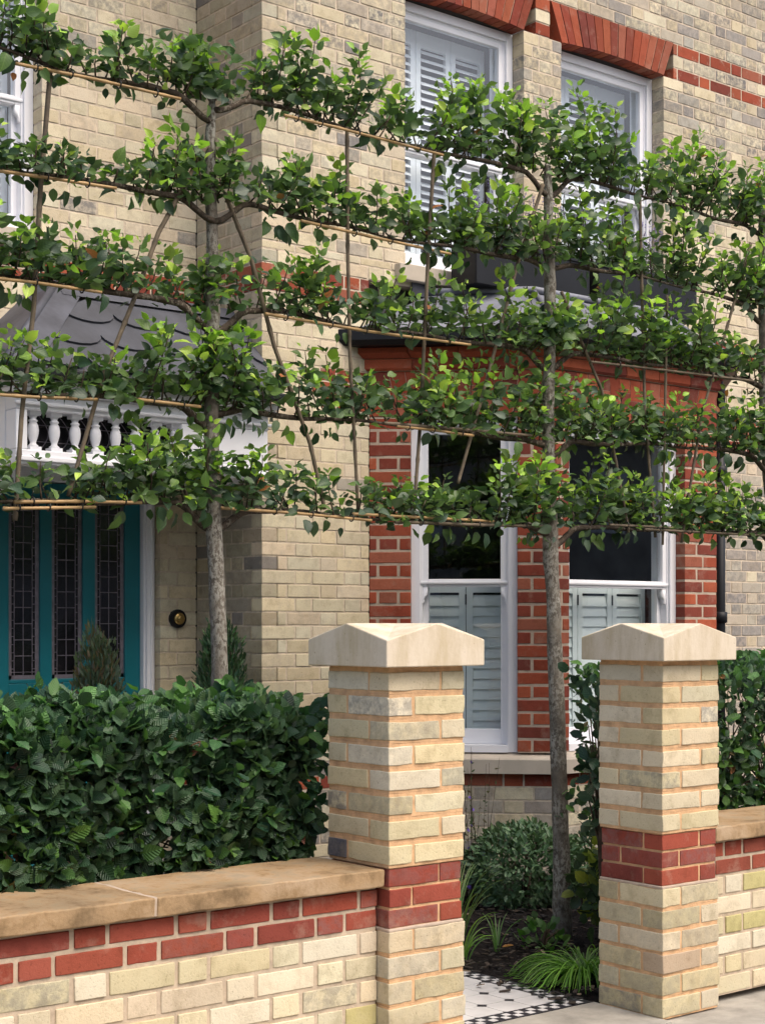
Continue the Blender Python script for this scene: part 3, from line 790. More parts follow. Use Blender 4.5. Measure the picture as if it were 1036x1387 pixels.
# ------------------------------------------------------------------ GATE PIERS
PW=.31
def pier(name,x,y,label):
    t=thing(name,label,'gate pier',(x+PW/2,y+PW/2,0),'gate piers either side of the tiled path')
    m=MB(); st=.205; hd=.095; j=.010
    zs_=[(0+k*.0785,(k+1)*.0785,pal_foot,0,.014) for k in range(6)]
    zs_+=[(.471+k*.063,.471+(k+1)*.063,pal_wred,.008,.009) for k in range(3)]
    p8=(1.278-.008-.660)/8
    zs_+=[(.660+k*p8,.660+(k+1)*p8,pal_pier,.0,.019) for k in range(8)]
    for ci,(z0,z1,pal,ins,jt) in enumerate(zs_):
        a,b=x+ins,x+PW-ins; c,d=y+ins,y+PW-ins; w=(PW-2*ins); s_=st-ins; h_=w-s_-j
        zz=(z0+jt/2,z1-jt/2)
        if ci%2: B=[((a,c),(a+h_,c+s_)),((a+h_+j,c),(b,c+h_)),((b-h_,c+h_+j),(b,d)),((a,d-h_),(a+s_,d))]
        else:    B=[((a,c),(a+s_,c+h_)),((b-h_,c),(b,c+s_)),((b-s_,d-h_),(b,d)),((a,c+h_+j),(a+h_,d))]
        for (q0,q1) in B:
            m.mat=0; m.cur=pal(0,0)
            if x<4 and ci==9 and (q0,q1)==B[3]: m.cur=(.10,.10,.115,0)
            if pal is pal_wred and rnd()<.2: m.cur=jc((.20,.05,.04),.1)
            e=.0015; o=[uni(-e,e) for _ in range(4)]
            m.rbox((q0[0]+o[0],q0[1]+o[1],zz[0]),(q1[0]+o[2],q1[1]+o[3],zz[1]),None,.0032 if ins==0 else .0025,(10,8,3),.0027 if ins==0 else .0012)
        m.mat=1; m.cur=(1,1,1,0)
        m.rbox((a+.0035,c+.0035,z0),(b-.0035,d-.0035,z1),None,.001,(12,12,2),.0012)
    # weathered chamfer of mortar where the shaft steps in
    m.mat=2
    m.rbox((x+.002,y+.002,.463),(x+PW-.002,y+PW-.002,.474),None,.004,(6,6,1),.001)
    m.build('shaft',[M['brick_pier'],M['mortar_orange'],M['mortar_red']],t,True)
    c=MB(); o=.045; x0,x1,y0,y1=x-o,x+PW+o,y-o,y+PW+o; zb,ze,za=1.278,1.360,1.412; xm,ym=(x0+x1)/2,(y0+y1)/2
    L=[c.vert((p[0],p[1],zb)) for p in ((x0,y0),(x1,y0),(x1,y1),(x0,y1))]
    E_=[c.vert((p[0],p[1],ze)) for p in ((x0,y0),(x1,y0),(x1,y1),(x0,y1))]
    A_=[c.vert((p[0],p[1],za)) for p in ((xm,y0),(x1,ym),(xm,y1),(x0,ym))]
    ctr=c.vert((xm,ym,za)); c.face(*L[::-1])
    for k in range(4):
        n=(k+1)%4; c.face(L[k],L[n],E_[n],A_[k],E_[k]); c.face(E_[k],A_[k],ctr,A_[(k+3)%4])
    o_=c.build('coping_cap',M['cap'],t)
    bv=o_.modifiers.new('bev','BEVEL'); bv.width=.0035; bv.segments=2; bv.limit_method='ANGLE'; bv.angle_limit=math.radians(25)
    m=MB(); m.rbox((x+.004,y+.004,1.262),(x+PW-.004,y+PW-.004,1.279),None,.003,(6,6,1),.0015); m.build('mortar_bed',M['mortar_orange'],t)
    return t
pier('gate_pier',3.07,3.76,'pale brick gate pier joining the long wall and hedge, left of the path opening')
pier('gate_pier',4.325,3.76,'pale brick gate pier right of the path opening, in front of the wide bay window')

def front_wall(x0,x1,label,slabs):
    t=thing('garden_wall',label,'garden wall',((x0+x1)/2,3.95,0),'low front garden walls')
    m=MB(); fr=frame((0,3.815,0),(1,0,0),(0,-1,0))
    cs=[(.469-.0748*(k+1),.469-.0748*k,None) for k in range(6)][::-1]
    cs+=[(.469,.534,pal_wred),(.534,.598,pal_wred)]
    brickwall(m,fr,x0,x1,cs,pal_lwall,(),dep=.1,joint=.012,n=(6,1,2),jit=.0014,r=.003,rec=.0045,stre=.205,head=.095,shift=x1-.12,proud=.002)
    m.mat=1; m.box((x0,3.91,-.1),(x1,4.06,.60))
    m.mat=1; m.box((x0+.002,3.818,.594),(x1-.002,3.92,.603))
    m.build('brickwork',[M['brick_pier'],M['mortar_wall']],t,True)
    for a,b in slabs:
        s=MB(); s.rbox((a+.004,3.778,.603),(b-.004,4.125,.658),None,.006,(24,6,1),.0028); s.build('coping_slab',M['sandstone'],t,True)
    s=MB()
    for a,b in slabs[1:]: s.rbox((a-.008,3.782,.604),(a+.007,4.12,.6565),None,.002,(1,10,1),.003)
    s.build('coping_joint',M['mortar_red'],t,True)
front_wall(.6,3.068,'low brick wall with two red courses and sandstone coping in front of the leafy hedge, left of the gateway',[(.6,1.35),(1.35,2.262),(2.262,3.072)])
front_wall(4.637,7.4,'short visible stretch of low brick wall with red courses and stone coping at the right edge',[(4.637,5.5),(5.5,6.4),(6.4,7.4)])

# ------------------------------------------------------------------ GROUND
def sheet(name,x0,x1,y0,y1,z,m_,kind='structure'):
    m=MB(); m.poly([(x0,y0,z),(x1,y0,z),(x1,y1,z),(x0,y1,z)]); return tag(m.build(name,m_),kind=kind)
sheet('ground',-300,300,-300,300,-.16,M['tarmac'])
m=MB(); m.box((-40,1.2,-.15),(40,4.09,-.006)); tag(m.build('pavement',M['concrete']),kind='structure')
m=MB(); m.box((-40,1.06,-.158),(40,1.2,-.001)); tag(m.build('kerb',M['concrete']),kind='structure')
m=MB(); m.rbox((3.385,3.72,-.05),(4.33,4.098,.004),None,.004,(10,4,1),.001); tag(m.build('threshold_slab',M['concrete'],None,True),kind='structure')
# mulch beds: gently heaped
def bed(x0,x1,y0,y1):
    m=MB(); nx,ny=int((x1-x0)/.04),int((y1-y0)/.04); g={}
    for i in range(nx+1):
        for j in range(ny+1):
            x=x0+(x1-x0)*i/nx; y=y0+(y1-y0)*j/ny
            e=min(1,min(i,nx-i,j,ny-j)/3)
            z=-.012+e*(.012+.020*noise.noise(Vector((x*3,y*3,0)))+.016*noise.noise(Vector((x*17,y*17,3)))+.012*noise.noise(Vector((x*40,y*40,9))))
            g[i,j]=m.vert((x,y,z))
    for i in range(nx):
        for j in range(ny): m.face(g[i,j],g[i+1,j],g[i+1,j+1],g[i,j+1])
    return tag(m.build('garden_bed',M['soil'],None,True),kind='structure')
bed(4.325,9.0,4.10,7.1); bed(.8,3.40,4.07,7.7)
def chips():
    m=MB()
    for q_ in range(2700):
        x,y=uni(4.33,6.4),uni(4.12,6.9)
        x=max(4.33-abs(RNG.normal(0,.09)),3.6) if q_>2600 else x; l=uni(.006,.022); w=l*uni(.3,.6); a=uni(0,PI); z=.012+uni(-.004,.012)
        k=random.choice([(.02,.016,.013),(.012,.01,.009),(.05,.036,.026),(.03,.022,.016)] if rnd()<.97 else [(.20,.15,.10)])
        m.cur=(*k,0); ca,sa=math.cos(a),math.sin(a); t=uni(-.3,.3)
        fr=lambda p,q,r: (x+ca*p-sa*q, y+sa*p+ca*q, z+r+p*t)
        m.box((-l,-w,-.002),(l,w,.002),fr)
    mm,nt,b=mat('bark_chips'); a=nt.nodes.new('ShaderNodeAttribute'); a.attribute_name='Col'; nt.links.new(a.outputs[0],b.inputs['Base Color']); b.inputs['Roughness'].default_value=.9
    tag(m.build('bark_chips',mm),'dark bark chips scattered over the planting bed','mulch',kind='stuff')
chips()
# tiled path (octagon and dot, chequered border)
def path():
    X0,X1,Y0,Y1=3.40,4.325,4.10,7.28
    m=MB(); m.box((X0,Y0,-.06),(X1,Y1,.0)); tag(m.build('path',M['grout']),kind='structure')
    w=MB(); b=MB(); p=.1385; e=.023; z0,z1=0.001,.0045; bw=.088
    ix0,ix1,iy0,iy1=X0+bw,X1-bw,Y0+bw,Y1-bw
    ox,oy=4.1+.0,4.312
    def cp(pts):
        # clip polygon to the inner field
        def cl(P,ax,lim,sg):
            out=[]
            for i in range(len(P)):
                a,c=P[i],P[(i+1)%len(P)]; ina=(a[ax]-lim)*sg>=0; inc=(c[ax]-lim)*sg>=0
                if ina: out.append(a)
                if ina!=inc:
                    t=(lim-a[ax])/(c[ax]-a[ax]); out.append((a[0]+(c[0]-a[0])*t,a[1]+(c[1]-a[1])*t))
            return out
        for ax,lim,sg in ((0,ix0,1),(0,ix1,-1),(1,iy0,1),(1,iy1,-1)):
            pts=cl(pts,ax,lim,sg)
            if len(pts)<3: return None
        return pts
    def tile(mb,pts):
        pts=cp(pts)
        if not pts: return
        A=[mb.vert((x,y,z1)) for x,y in pts]; B=[mb.vert((x,y,z0)) for x,y in pts]; n=len(pts)
        mb.face(*A)
        for k in range(n): mb.face(A[k],A[(k+1)%n],B[(k+1)%n],B[k])
    g=.0012
    for i in range(-6,3):
        for j in range(-3,24):
            cx,cy=ox+i*p,oy+j*p
            tile(b,[(cx-e+g,cy),(cx,cy-e+g),(cx+e-g,cy),(cx,cy+e-g)])
            c2x,c2y=cx+p/2,cy+p/2; h=p/2-g
            tile(w,[(c2x-h,c2y-h+e),(c2x-h+e,c2y-h),(c2x+h-e,c2y-h),(c2x+h,c2y-h+e),(c2x+h,c2y+h-e),(c2x+h-e,c2y+h),(c2x-h+e,c2y+h),(c2x-h,c2y+h-e)])
    def strip(a0,a1,c0,c1,horizontal):
        # two black lines with a black/white triangle chequer between
        def q(mb,u0,u1,v0,v1):
            r=(lambda u,v:(u,v)) if horizontal else (lambda u,v:(v,u))
            P=[r(u0,v0),r(u1,v0),r(u1,v1),r(u0,v1)]
            A=[mb.vert((*s_,z1)) for s_ in P]; B=[mb.vert((*s_,z0)) for s_ in P]; mb.face(*A)
            for k in range(4): mb.face(A[k],A[(k+1)%4],B[(k+1)%4],B[k])
        q(b,a0,a1,c0,c0+.010); q(b,a0,a1,c1-.010,c1)
        n=int((a1-a0)/.030); s_=(a1-a0)/n; hh=(c1-c0-.024)/2
        for k in range(n):
            for r_ in range(2):
                q(b if (k+r_)%2 else w, a0+k*s_+.0008,a0+(k+1)*s_-.0008,c0+.012+r_*hh+.0006,c0+.012+(r_+1)*hh-.0006)
    strip(X0+.002,X1-.002,Y0+.002,Y0+bw-.002,True); strip(Y0+bw,Y1,X1-bw+.002,X1-.002,False); strip(Y0+bw,Y1,X0+.002,X0+bw-.002,False)
    tag(w.build('path_tiles_white',M['tile_white']),kind='structure'); tag(b.build('path_tiles_black',M['tile_black']),kind='structure')
path()

# ------------------------------------------------------------------ LEAVES
def leaf_template(prof, cols=(-1,-.5,0,.5,1)):
    """prof: list of (t, halfwidth) incl. ends"""
    V=[];F=[];UV=[]; rows=[]
    for t,w in prof:
        if w<1e-6: rows.append([len(V)]); V.append((0,t)); 
        else:
            r=[]
            for c in cols: r.append(len(V)); V.append((c*w,t))
            rows.append(r)
    for a,b in zip(rows,rows[1:]):
        if len(a)==1:
            for k in range(len(b)-1): F.append((a[0],b[k+1],b[k]))
        elif len(b)==1:
            for k in range(len(a)-1): F.append((a[k],a[k+1],b[0]))
        else:
            for k in range(len(a)-1): F.append((a[k],a[k+1],b[k+1],b[k]))
    return np.array(V),F
PEAR=leaf_template([(0,0),(.05,.16),(.18,.41),(.38,.50),(.58,.45),(.76,.28),(.90,.09),(1,0)],(-1,0,1))
OVAL=leaf_template([(0,0),(.15,.32),(.4,.5),(.7,.42),(1,0)],(-1,0,1))
# beech / hornbeam: gently toothed edge
def toothed():
    prof=[(0,0)]; n=9
    for k in range(1,n): 
        t=k/n; w=.5*math.sin(PI*t**.85)**.75
        prof.append((t,w*(1.07 if k%2 else .93)))
    prof.append((1,0)); return leaf_template(prof,(-1,0,1))
BEECH=toothed()
BLADE=leaf_template([(0,.25),(.2,.42),(.45,.5),(.7,.4),(.88,.2),(1,0)],(-1,0,1))
def norm(a): return a/np.maximum(np.linalg.norm(a,axis=1,keepdims=True),1e-9)
def build_leaves(name,P,D,NN,L,W,col,tpl,mat_,parent,fold=.35,curl=.25,wave=.06):
    P,D,NN=np.array(P,float),norm(np.array(D,float)),np.array(NN,float); n=len(P)
    S=norm(np.cross(D,NN)); NN=norm(np.cross(S,D))
    L=np.array(L,float);W=np.array(W,float); col=np.array(col,float)
    V,F=tpl; nv=len(V); x,t=V[:,0],V[:,1]
    fo=fold*(.5+RNG.random(n)); cu=curl*(RNG.random(n)*1.6-.3); ph=RNG.random(n)*6.28; tw=(RNG.random(n)-.5)*.5
    zz=fo[:,None]*np.abs(x)[None]*W[:,None] - cu[:,None]*(t**2)[None]*L[:,None] + wave*np.sin(ph[:,None]+t[None]*9+np.sign(x)[None]*1.6)*W[:,None]*np.abs(x)[None]*2 + tw[:,None]*x[None]*t[None]*W[:,None]
    pts=P[:,None,:]+D[:,None,:]*(t[None,:,None]*L[:,None,None])+S[:,None,:]*(x[None,:,None]*W[:,None,None])+NN[:,None,:]*zz[:,:,None]
    me=bpy.data.meshes.new(name)
    loops=np.concatenate([np.array(f) for f in F]); tot=np.array([len(f) for f in F]); nl=len(loops)
    me.vertices.add(n*nv); me.vertices.foreach_set('co',pts.reshape(-1))
    all_l=(loops[None,:]+np.arange(n)[:,None]*nv).reshape(-1)
    me.loops.add(n*nl); me.loops.foreach_set('vertex_index',all_l.astype(np.int32))
    st=np.concatenate([[0],np.cumsum(tot)[:-1]]); starts=(st[None,:]+np.arange(n)[:,None]*nl).reshape(-1)
    me.polygons.add(n*len(F)); me.polygons.foreach_set('loop_start',starts.astype(np.int32)); 
    me.update(calc_edges=True)
    uv=me.uv_layers.new(name='UVMap'); mx=max(abs(x).max(),1e-6)
    U=np.stack([x/mx,t],1)[loops]; uv.data.foreach_set('uv',np.tile(U,(n,1)).reshape(-1).astype(np.float32))
    ca=me.color_attributes.new('Col','FLOAT_COLOR','POINT'); cc=np.concatenate([col,np.ones((n,1))],1)
    ca.data.foreach_set('color',np.repeat(cc,nv,axis=0).reshape(-1).astype(np.float32))
    me.materials.append(mat_); me.polygons.foreach_set('use_smooth',[True]*len(me.polygons)); me.validate(); me.update()
    o=bpy.data.objects.new(name,me); link(o,parent)
    if parent: o.matrix_parent_inverse=parent_inv(parent)
    return o
def rv(z=0.):
    a=uni(0,2*PI); c=uni(-1,1); r=math.sqrt(1-c*c); return Vector((r*math.cos(a),r*math.sin(a),c+z))

# ------------------------------------------------------------------ PLEACHED PEAR TREES
YT=5.0
TIERS=[ # (u, v of branch, rise above it in px, drop below it in px)
 [(-60,58,60,20),(0,72,62,35),(40,85,62,35),(80,98,55,18),(120,106,36,14),(160,113,52,16),(200,121,78,16),(240,132,88,12),(282,140,88,25),(330,140,85,22),(380,152,78,14),(430,165,75,14),(480,178,70,8),(515,190,72,2),(530,194,20,2),(542,197,75,12),(570,203,104,20),(600,209,82,55),(640,219,92,30),(690,233,82,22),(742,243,108,15),(790,247,112,22),(830,256,60,30),(870,268,62,45),(920,285,90,38),(960,297,80,25),(1000,306,62,10),(1040,315,70,30),(1080,322,80,30)],
 [(-60,222,35,25),(0,232,36,22),(40,237,44,30),(80,243,44,45),(130,251,46,30),(180,259,44,18),(220,266,62,14),(265,275,92,10),(300,278,98,22),(350,284,55,22),(400,296,60,38),(440,305,66,24),(480,313,62,14),(520,323,58,16),(560,331,52,22),(600,338,62,28),(650,346,66,28),(700,352,72,22),(742,358,82,10),(790,364,84,18),(840,374,80,26),(880,383,98,22),(930,394,80,14),(980,406,60,12),(1040,420,70,20),(1080,428,80,20)],
 [(-60,372,62,25),(0,379,78,42),(40,384,72,26),(90,390,72,20),(140,397,74,18),(190,407,86,14),(240,417,82,34),(285,424,86,24),(330,424,92,16),(380,426,82,18),(430,435,70,10),(480,446,50,14),(520,452,54,14),(560,457,66,12),(600,462,80,20),(640,468,84,24),(690,474,72,24),(742,478,72,30),(790,484,78,20),(830,490,98,14),(880,497,88,10),(930,504,80,12),(980,512,72,20),(1040,522,72,20),(1080,530,70,20)],
 [(-60,531,66,20),(0,535,82,14),(50,538,92,16),(100,541,54,14),(150,544,68,14),(200,548,102,16),(240,550,98,20),(285,555,92,40),(330,560,102,30),(380,566,92,24),(420,570,78,30),(470,574,86,24),(520,578,92,22),(570,582,86,14),(620,588,74,12),(670,594,112,20),(720,598,112,22),(760,600,112,24),(800,604,98,20),(850,606,72,16),(900,606,66,26),(950,610,72,24),(1000,616,78,20),(1040,622,80,20),(1080,628,80,20)],
 [(-60,688,94,22),(0,686,98,30),(50,685,66,24),(100,684,58,20),(150,684,62,36),(200,684,98,28),(240,686,98,18),(285,692,112,12),(330,694,96,16),(380,697,84,22),(430,701,92,16),(480,705,76,24),(520,708,58,24),(570,711,60,22),(620,713,68,22),(670,714,72,16),(720,716,92,34),(760,718,96,34),(800,719,98,28),(850,720,68,12),(900,721,68,12),(950,722,62,14),(1000,725,62,14),(1040,729,70,14),(1080,733,70,14)]]
def interp(T,x):
    for a,b in zip(T,T[1:]):
        if x<=b[0]: 
            t=(x-a[0])/(b[0]-a[0]); return [a[k]+(b[k]-a[k])*t for k in range(4)]
    return list(T[-1])
TIERW=[]
for T in TIERS:
    W=[]
    for u,v,up,dn in T:
        p=at(u,v,YT); D=(SN*p.x+CS*YT); W.append((p.x,p.z,up*D/F_,dn*D/F_))
    TIERW.append(W)
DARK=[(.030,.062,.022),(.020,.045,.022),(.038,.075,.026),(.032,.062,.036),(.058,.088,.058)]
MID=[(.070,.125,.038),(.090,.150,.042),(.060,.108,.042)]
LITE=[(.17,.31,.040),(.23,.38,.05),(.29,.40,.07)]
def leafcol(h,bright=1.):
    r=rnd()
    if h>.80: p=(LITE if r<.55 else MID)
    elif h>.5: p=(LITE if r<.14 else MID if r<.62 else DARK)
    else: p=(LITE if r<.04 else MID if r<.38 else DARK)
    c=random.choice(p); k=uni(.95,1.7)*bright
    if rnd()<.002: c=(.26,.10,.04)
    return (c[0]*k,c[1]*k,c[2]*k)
LIMITS=[(-9,4.07),(4.07,5.80),(5.80,8.0)]
def pear(k,label):
    lo,hi=LIMITS[k]
    trunks=[[(288,128,.013),(285,180,.022),(286,260,.024),(288,340,.026),(288,420,.034),(286,500,.030),(287,600,.032),(289,690,.036),(294,780,.033),(298,905,.036),(299,1010,.040),(300,1200,.044)],
            [(741,225,.018),(742,270,.024),(743,330,.025),(745,385,.030),(744,470,.029),(742,560,.032),(743,640,.032),(745,735,.040),(748,800,.036),(752,900,.039),(757,1050,.040),(760,1150,.043),(762,1278,.052)],
            [(1032,270,.02),(1033,340,.027),(1034,420,.030),(1034,520,.030),(1040,640,.034),(1054,760,.036),(1062,900,.04),(1068,1120,.044)]][k]
    pts=[at(u,v,YT) for u,v,r in trunks]; rad=[r for *_,r in trunks]
    if pts[-1].z>.0: pts.append(Vector((pts[-1].x,YT,-.02))); rad.append(rad[-1]*1.1)
    base=pts[-1]
    t=thing('pear_tree',label,'pear tree',(base.x,YT,0),'pleached pear trees trained flat along canes')
    # densify the trunk
    P2=[];R2=[]
    for i in range(len(pts)-1):
        for q in range(5): 
            f=q/5; P2.append(pts[i].lerp(pts[i+1],f)); R2.append(rad[i]*(1-f)+rad[i+1]*f)
    P2.append(pts[-1]);R2.append(rad[-1])
    P2=[p+Vector((.004*noise.noise(p*5),.006*noise.noise(p*5+Vector((9,0,0))),0)) for p in P2]
    m=MB(); m.tube(P2,[.88*r*(1+.06*noise.noise(p*9)) for r,p in zip(R2,P2)],16,wob=.12); m.build('trunk',M['bark'],t,True)
    def trunk_at(z):
        for a,b in zip(P2,P2[1:]):
            if b.z<=z<=a.z or a.z<=z<=b.z: return a.lerp(b,(z-a.z)/((b.z-a.z) or 1))
        return P2[0]
    LP,LD,LN,LL,LW,LC=[],[],[],[],[],[]
    br=MB(); tw=MB()
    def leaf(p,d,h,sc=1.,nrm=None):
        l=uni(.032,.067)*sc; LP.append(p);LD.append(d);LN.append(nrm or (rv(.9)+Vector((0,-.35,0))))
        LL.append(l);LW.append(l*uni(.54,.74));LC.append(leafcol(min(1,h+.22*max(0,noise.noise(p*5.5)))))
    tocam=Vector((-.6,-.75,0))
    for ti,W in enumerate(TIERW):
        xa,xb=max(lo,W[0][0]),min(hi,W[-1][0])
        # main limb either side: leaves the trunk lower and bends into the tier line
        def line(x): 
            q=interp(W,x); return q
        xt=trunk_at(line(base.x)[1]).x
        for sgn,xe in ((-1,xa),(1,xb)):
            if (xe-xt)*sgn<.1: continue
            r0=.0125 if ti<2 else .0145; path=[]; rr=[]
            zst=line(xt)[1]-(.07 if rnd()<.6 else .02)
            s0=trunk_at(zst); n=26
            for i in range(n+1):
                f=i/n; x=s0.x+(xe-s0.x)*f; q=line(x); e=min(1,abs(x-s0.x)/.16); e=e*e*(3-2*e)
                z=s0.z*(1-e)+(q[1]+.012)*e
                path.append(Vector((x,YT+.012*math.sin(x*5+ti)+.0,z+.005*math.sin(x*11+ti*3)))); rr.append(r0*(1-.62*f)*(1+.14*noise.noise(Vector((x*14,ti,0)))))
            br.tube(path,rr,9,wob=.15)
        # spurs and shoots
        x=xa+.015
        while x<xb:
            bx,bz,up,dn=line(x); near=math.exp(-((x-xt)/.22)**2)
            dens=1.3*noise.noise(Vector((x*4.6,ti*7.3,k*3.))) 
            y0=YT+uni(-.02,.02)
            H=up*(uni(.40,.95) if rnd()<.8 else uni(.95,1.3))*(1+.38*dens)*(1 if ti<2 else .88)
            lean=Vector((uni(-.55,.55),uni(-.75,.75),1)).normalized()
            if H<.02: x+=.03; continue
            nseg=max(3,int(H/.028)); p=Vector((x,y0,bz+.01)); d=(lean*Vector((1,1,.6))).normalized(); pth=[p.copy()]
            an=uni(0,6.28)
            for q in range(nseg):
                d=(d+rv()*.22+Vector((0,0,.22))).normalized(); p=p+d*(H/nseg)*1.12
                p.y=YT+max(-.17,min(.17,p.y-YT)); pth.append(p.copy())
                h=(q+1)/nseg
                nl=3 if q else 2
                if h>.85: nl=4
                for _ in range(nl):
                    an+=2.4+uni(-.4,.4)
                    out=Vector((math.cos(an),math.sin(an),uni(-.25,.75)+.3*h))
                    base_=p+out.normalized()*uni(.012,.03); sc=1.0-.35*(h>.9)
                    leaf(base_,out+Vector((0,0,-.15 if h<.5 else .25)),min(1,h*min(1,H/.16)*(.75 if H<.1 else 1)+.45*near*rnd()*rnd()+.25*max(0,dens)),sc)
            tw.tube([a for a in pth],[.0032*(1-.7*i/len(pth))+.0005 for i in range(len(pth))],5)
            # leaves hanging under the limb
            if rnd()<(dn/.13 if dn>.075 else .16):
                for _ in range(random.choice([1,2,2,3])):
                    pz=Vector((x+uni(-.04,.04),YT+uni(-.07,.07),bz-uni(0,.6)*dn))
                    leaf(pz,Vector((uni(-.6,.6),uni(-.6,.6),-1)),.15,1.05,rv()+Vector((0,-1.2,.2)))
            # body of the hedge-like tier: fill leaves inside the envelope
            for _ in range(int(6.0+(8 if k else 6)*near+6*(dens+.1)+(2 if ti>1 and k else 0))):
                hh=uni(0,.84 if ti<2 else .76); pz=Vector((x+uni(-.05,.05),YT+uni(-.12,.12),bz+hh*up))
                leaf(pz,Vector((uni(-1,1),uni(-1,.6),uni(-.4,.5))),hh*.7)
            x+=uni(.018,.040)*(1.0 if dens>-.15 else 1.9)
    # short dead snags and spur knuckles along the limbs
    br.build('limb_frame',M['limb'],t,True); tag(tw.build('twigs',M['twig'],t,True),kind='stuff')
    build_leaves('crown',LP,LD,LN,LL,LW,LC,PEAR,M['leaf'],t,fold=.42,curl=.38,wave=.09)
    return len(LP)
pear(0,'pear tree with the pale lichened trunk rising behind the hedge in front of the doorbell')
pear(1,'pear tree whose bare trunk stands in the bed between the two gate piers')
pear(2,'pear tree at the right edge, only its thin trunk and left limbs in frame')

# ------------------------------------------------------------------ BAMBOO CANES
GC='bamboo canes tied to the pear trees'
def cane(pix,r,new,label,y=4.945,ties=0,nodes=True):
    pts=[at(u,v,y) for u,v in pix]
    t=thing('bamboo_cane',label,'bamboo cane',pts[0],GC)
    a,b=pts[0],pts[-1]; L=(b-a).length; n=max(4,int(L/.02)); P=[];R=[]
    def along(f):
        s=f*(len(pts)-1); i=min(int(s),len(pts)-2); return pts[i].lerp(pts[i+1],s-i)
    nd=uni(.18,.24); off=uni(0,nd)
    for i in range(n+1):
        f=i/n; p=along(f); dd=((f*L+off)%nd); R.append(r*(1+(.22 if dd<.018 else 0))*(1-.12*f)); P.append(p)
    m=MB(); m.tube(P,R,9); m.build('stem',M['cane_new' if new else 'cane_old'],t,True)
    for k in range(ties):
        f=(k+.5)/ties+uni(-.1,.1)/ties; p=along(f); d=(b-a).normalized(); c=MB()
        q=[p+Vector((0,math.cos(x)*.015+.008,math.sin(x)*.014+.004)) for x in [j*PI/6 for j in range(12)]]; q.append(q[0])
        c.tube(q,.0028,5); c.tube([q[2],q[2]+Vector((.004,-.01,.022))],.002,4)
        c.build('cable_tie',M['tie'],t,True)
H=[ # horizontals: pixels, radius, new?, ties, label
 ([(22,86),(128,107),(245,134)],.0085,1,4,'tan cane under the top limb of the left tree, left of its trunk'),
 ([(385,156),(450,171),(600,210)],.0085,1,4,'tan cane crossing from the top limb of the left tree to the upstairs window'),
 ([(-40,226),(60,240),(158,255)],.0085,1,3,'tan cane under the second limb in front of the upper left window'),
 ([(408,299),(500,320),(610,344)],.0085,1,4,'tan cane at the second tier ending below the first upstairs window'),
 ([(-40,373),(50,383),(138,396)],.0085,1,3,'tan cane under the third limb just above the porch roof'),
 ([(360,425),(500,449),(637,467)],.0085,1,5,'tan cane at the third tier in front of the black bay gutter'),
 ([(800,490),(880,499),(1020,516)],.0075,0,2,'grey cane at the third tier beside the black rainwater head'),
 ([(-40,532),(50,538),(132,541)],.0085,1,3,'tan cane at the fourth tier in front of the porch cornice'),
 ([(188,541),(230,546),(272,551)],.0085,1,2,'short tan cane at the fourth tier meeting the left trunk'),
 ([(537,577),(590,583),(641,590)],.0085,1,3,'tan cane across the head of the narrow bay window'),
 ([(5,689),(70,688),(130,687)],.0085,1,3,'lower of two tan canes crossing the top of the teal door'),
 ([(20,680),(110,679),(192,681)],.0085,1,3,'upper of two tan canes crossing the top of the teal door'),
 ([(300,688),(400,695),(503,705)],.0085,1,4,'tan cane at the lowest tier between the left trunk and the red brick'),
 ([(478,696),(570,701),(668,706)],.0085,1,3,'tan cane across the upper pane of the narrow bay window'),
 ([(535,707),(650,711),(735,713)],.0095,0,3,'grey cane across the upper pane of the narrow bay window, left of the second trunk'),
 ([(825,711),(870,713),(912,715)],.0085,0,2,'upper grey cane across the wide bay window at the lowest tier'),
 ([(872,717),(930,720),(1060,727)],.0085,0,3,'long grey cane at the lowest tier running to the right edge'),
 ([(520,573),(640,583),(720,590)],.0095,0,2,'grey cane above the head of the narrow bay window'),
]
for pix,r,new,ti,lb in H: cane(pix,r*.74,new,lb,ties=ti,y=4.95)
Vv=[([(69,92),(55,260),(46,420),(30,560),(21,705)],.0115,'long weathered cane slanting down in front of the porch roof, leftmost upright'),
 ([(281,195),(215,315),(184,400),(140,510),(93,672)],.0115,'weathered cane slanting down left from the first trunk across the porch roof'),
 ([(305,262),(340,350),(372,470),(420,600),(440,690)],.0115,'weathered cane slanting down right from the first trunk'),
 ([(470,172),(471,340),(474,480),(485,690)],.0100,'upright weathered cane on the brick between the two trees'),
 ([(588,205),(580,340),(570,560),(560,700)],.0105,'upright weathered cane in front of the first upstairs window and narrow bay window'),
 ([(735,250),(700,360),(663,500),(620,655)],.0105,'weathered cane slanting down left from the second trunk'),
 ([(760,395),(790,470),(815,530),(846,690),(851,722)],.0095,'weathered cane slanting down right from the second trunk'),
 ([(866,265),(869,400),(873,560),(887,728)],.0095,'upright weathered cane in front of the second upstairs window'),
 ([(903,400),(900,560),(897,738)],.0085,'upright cane nearest the downpipe, crossing the wide bay window'),
 ([(1016,330),(985,440),(950,560),(922,735)],.0095,'weathered cane slanting down left from the tree at the right edge'),
]
for pix,r,lb in Vv: cane(pix,r*.78,0,lb,y=4.985)

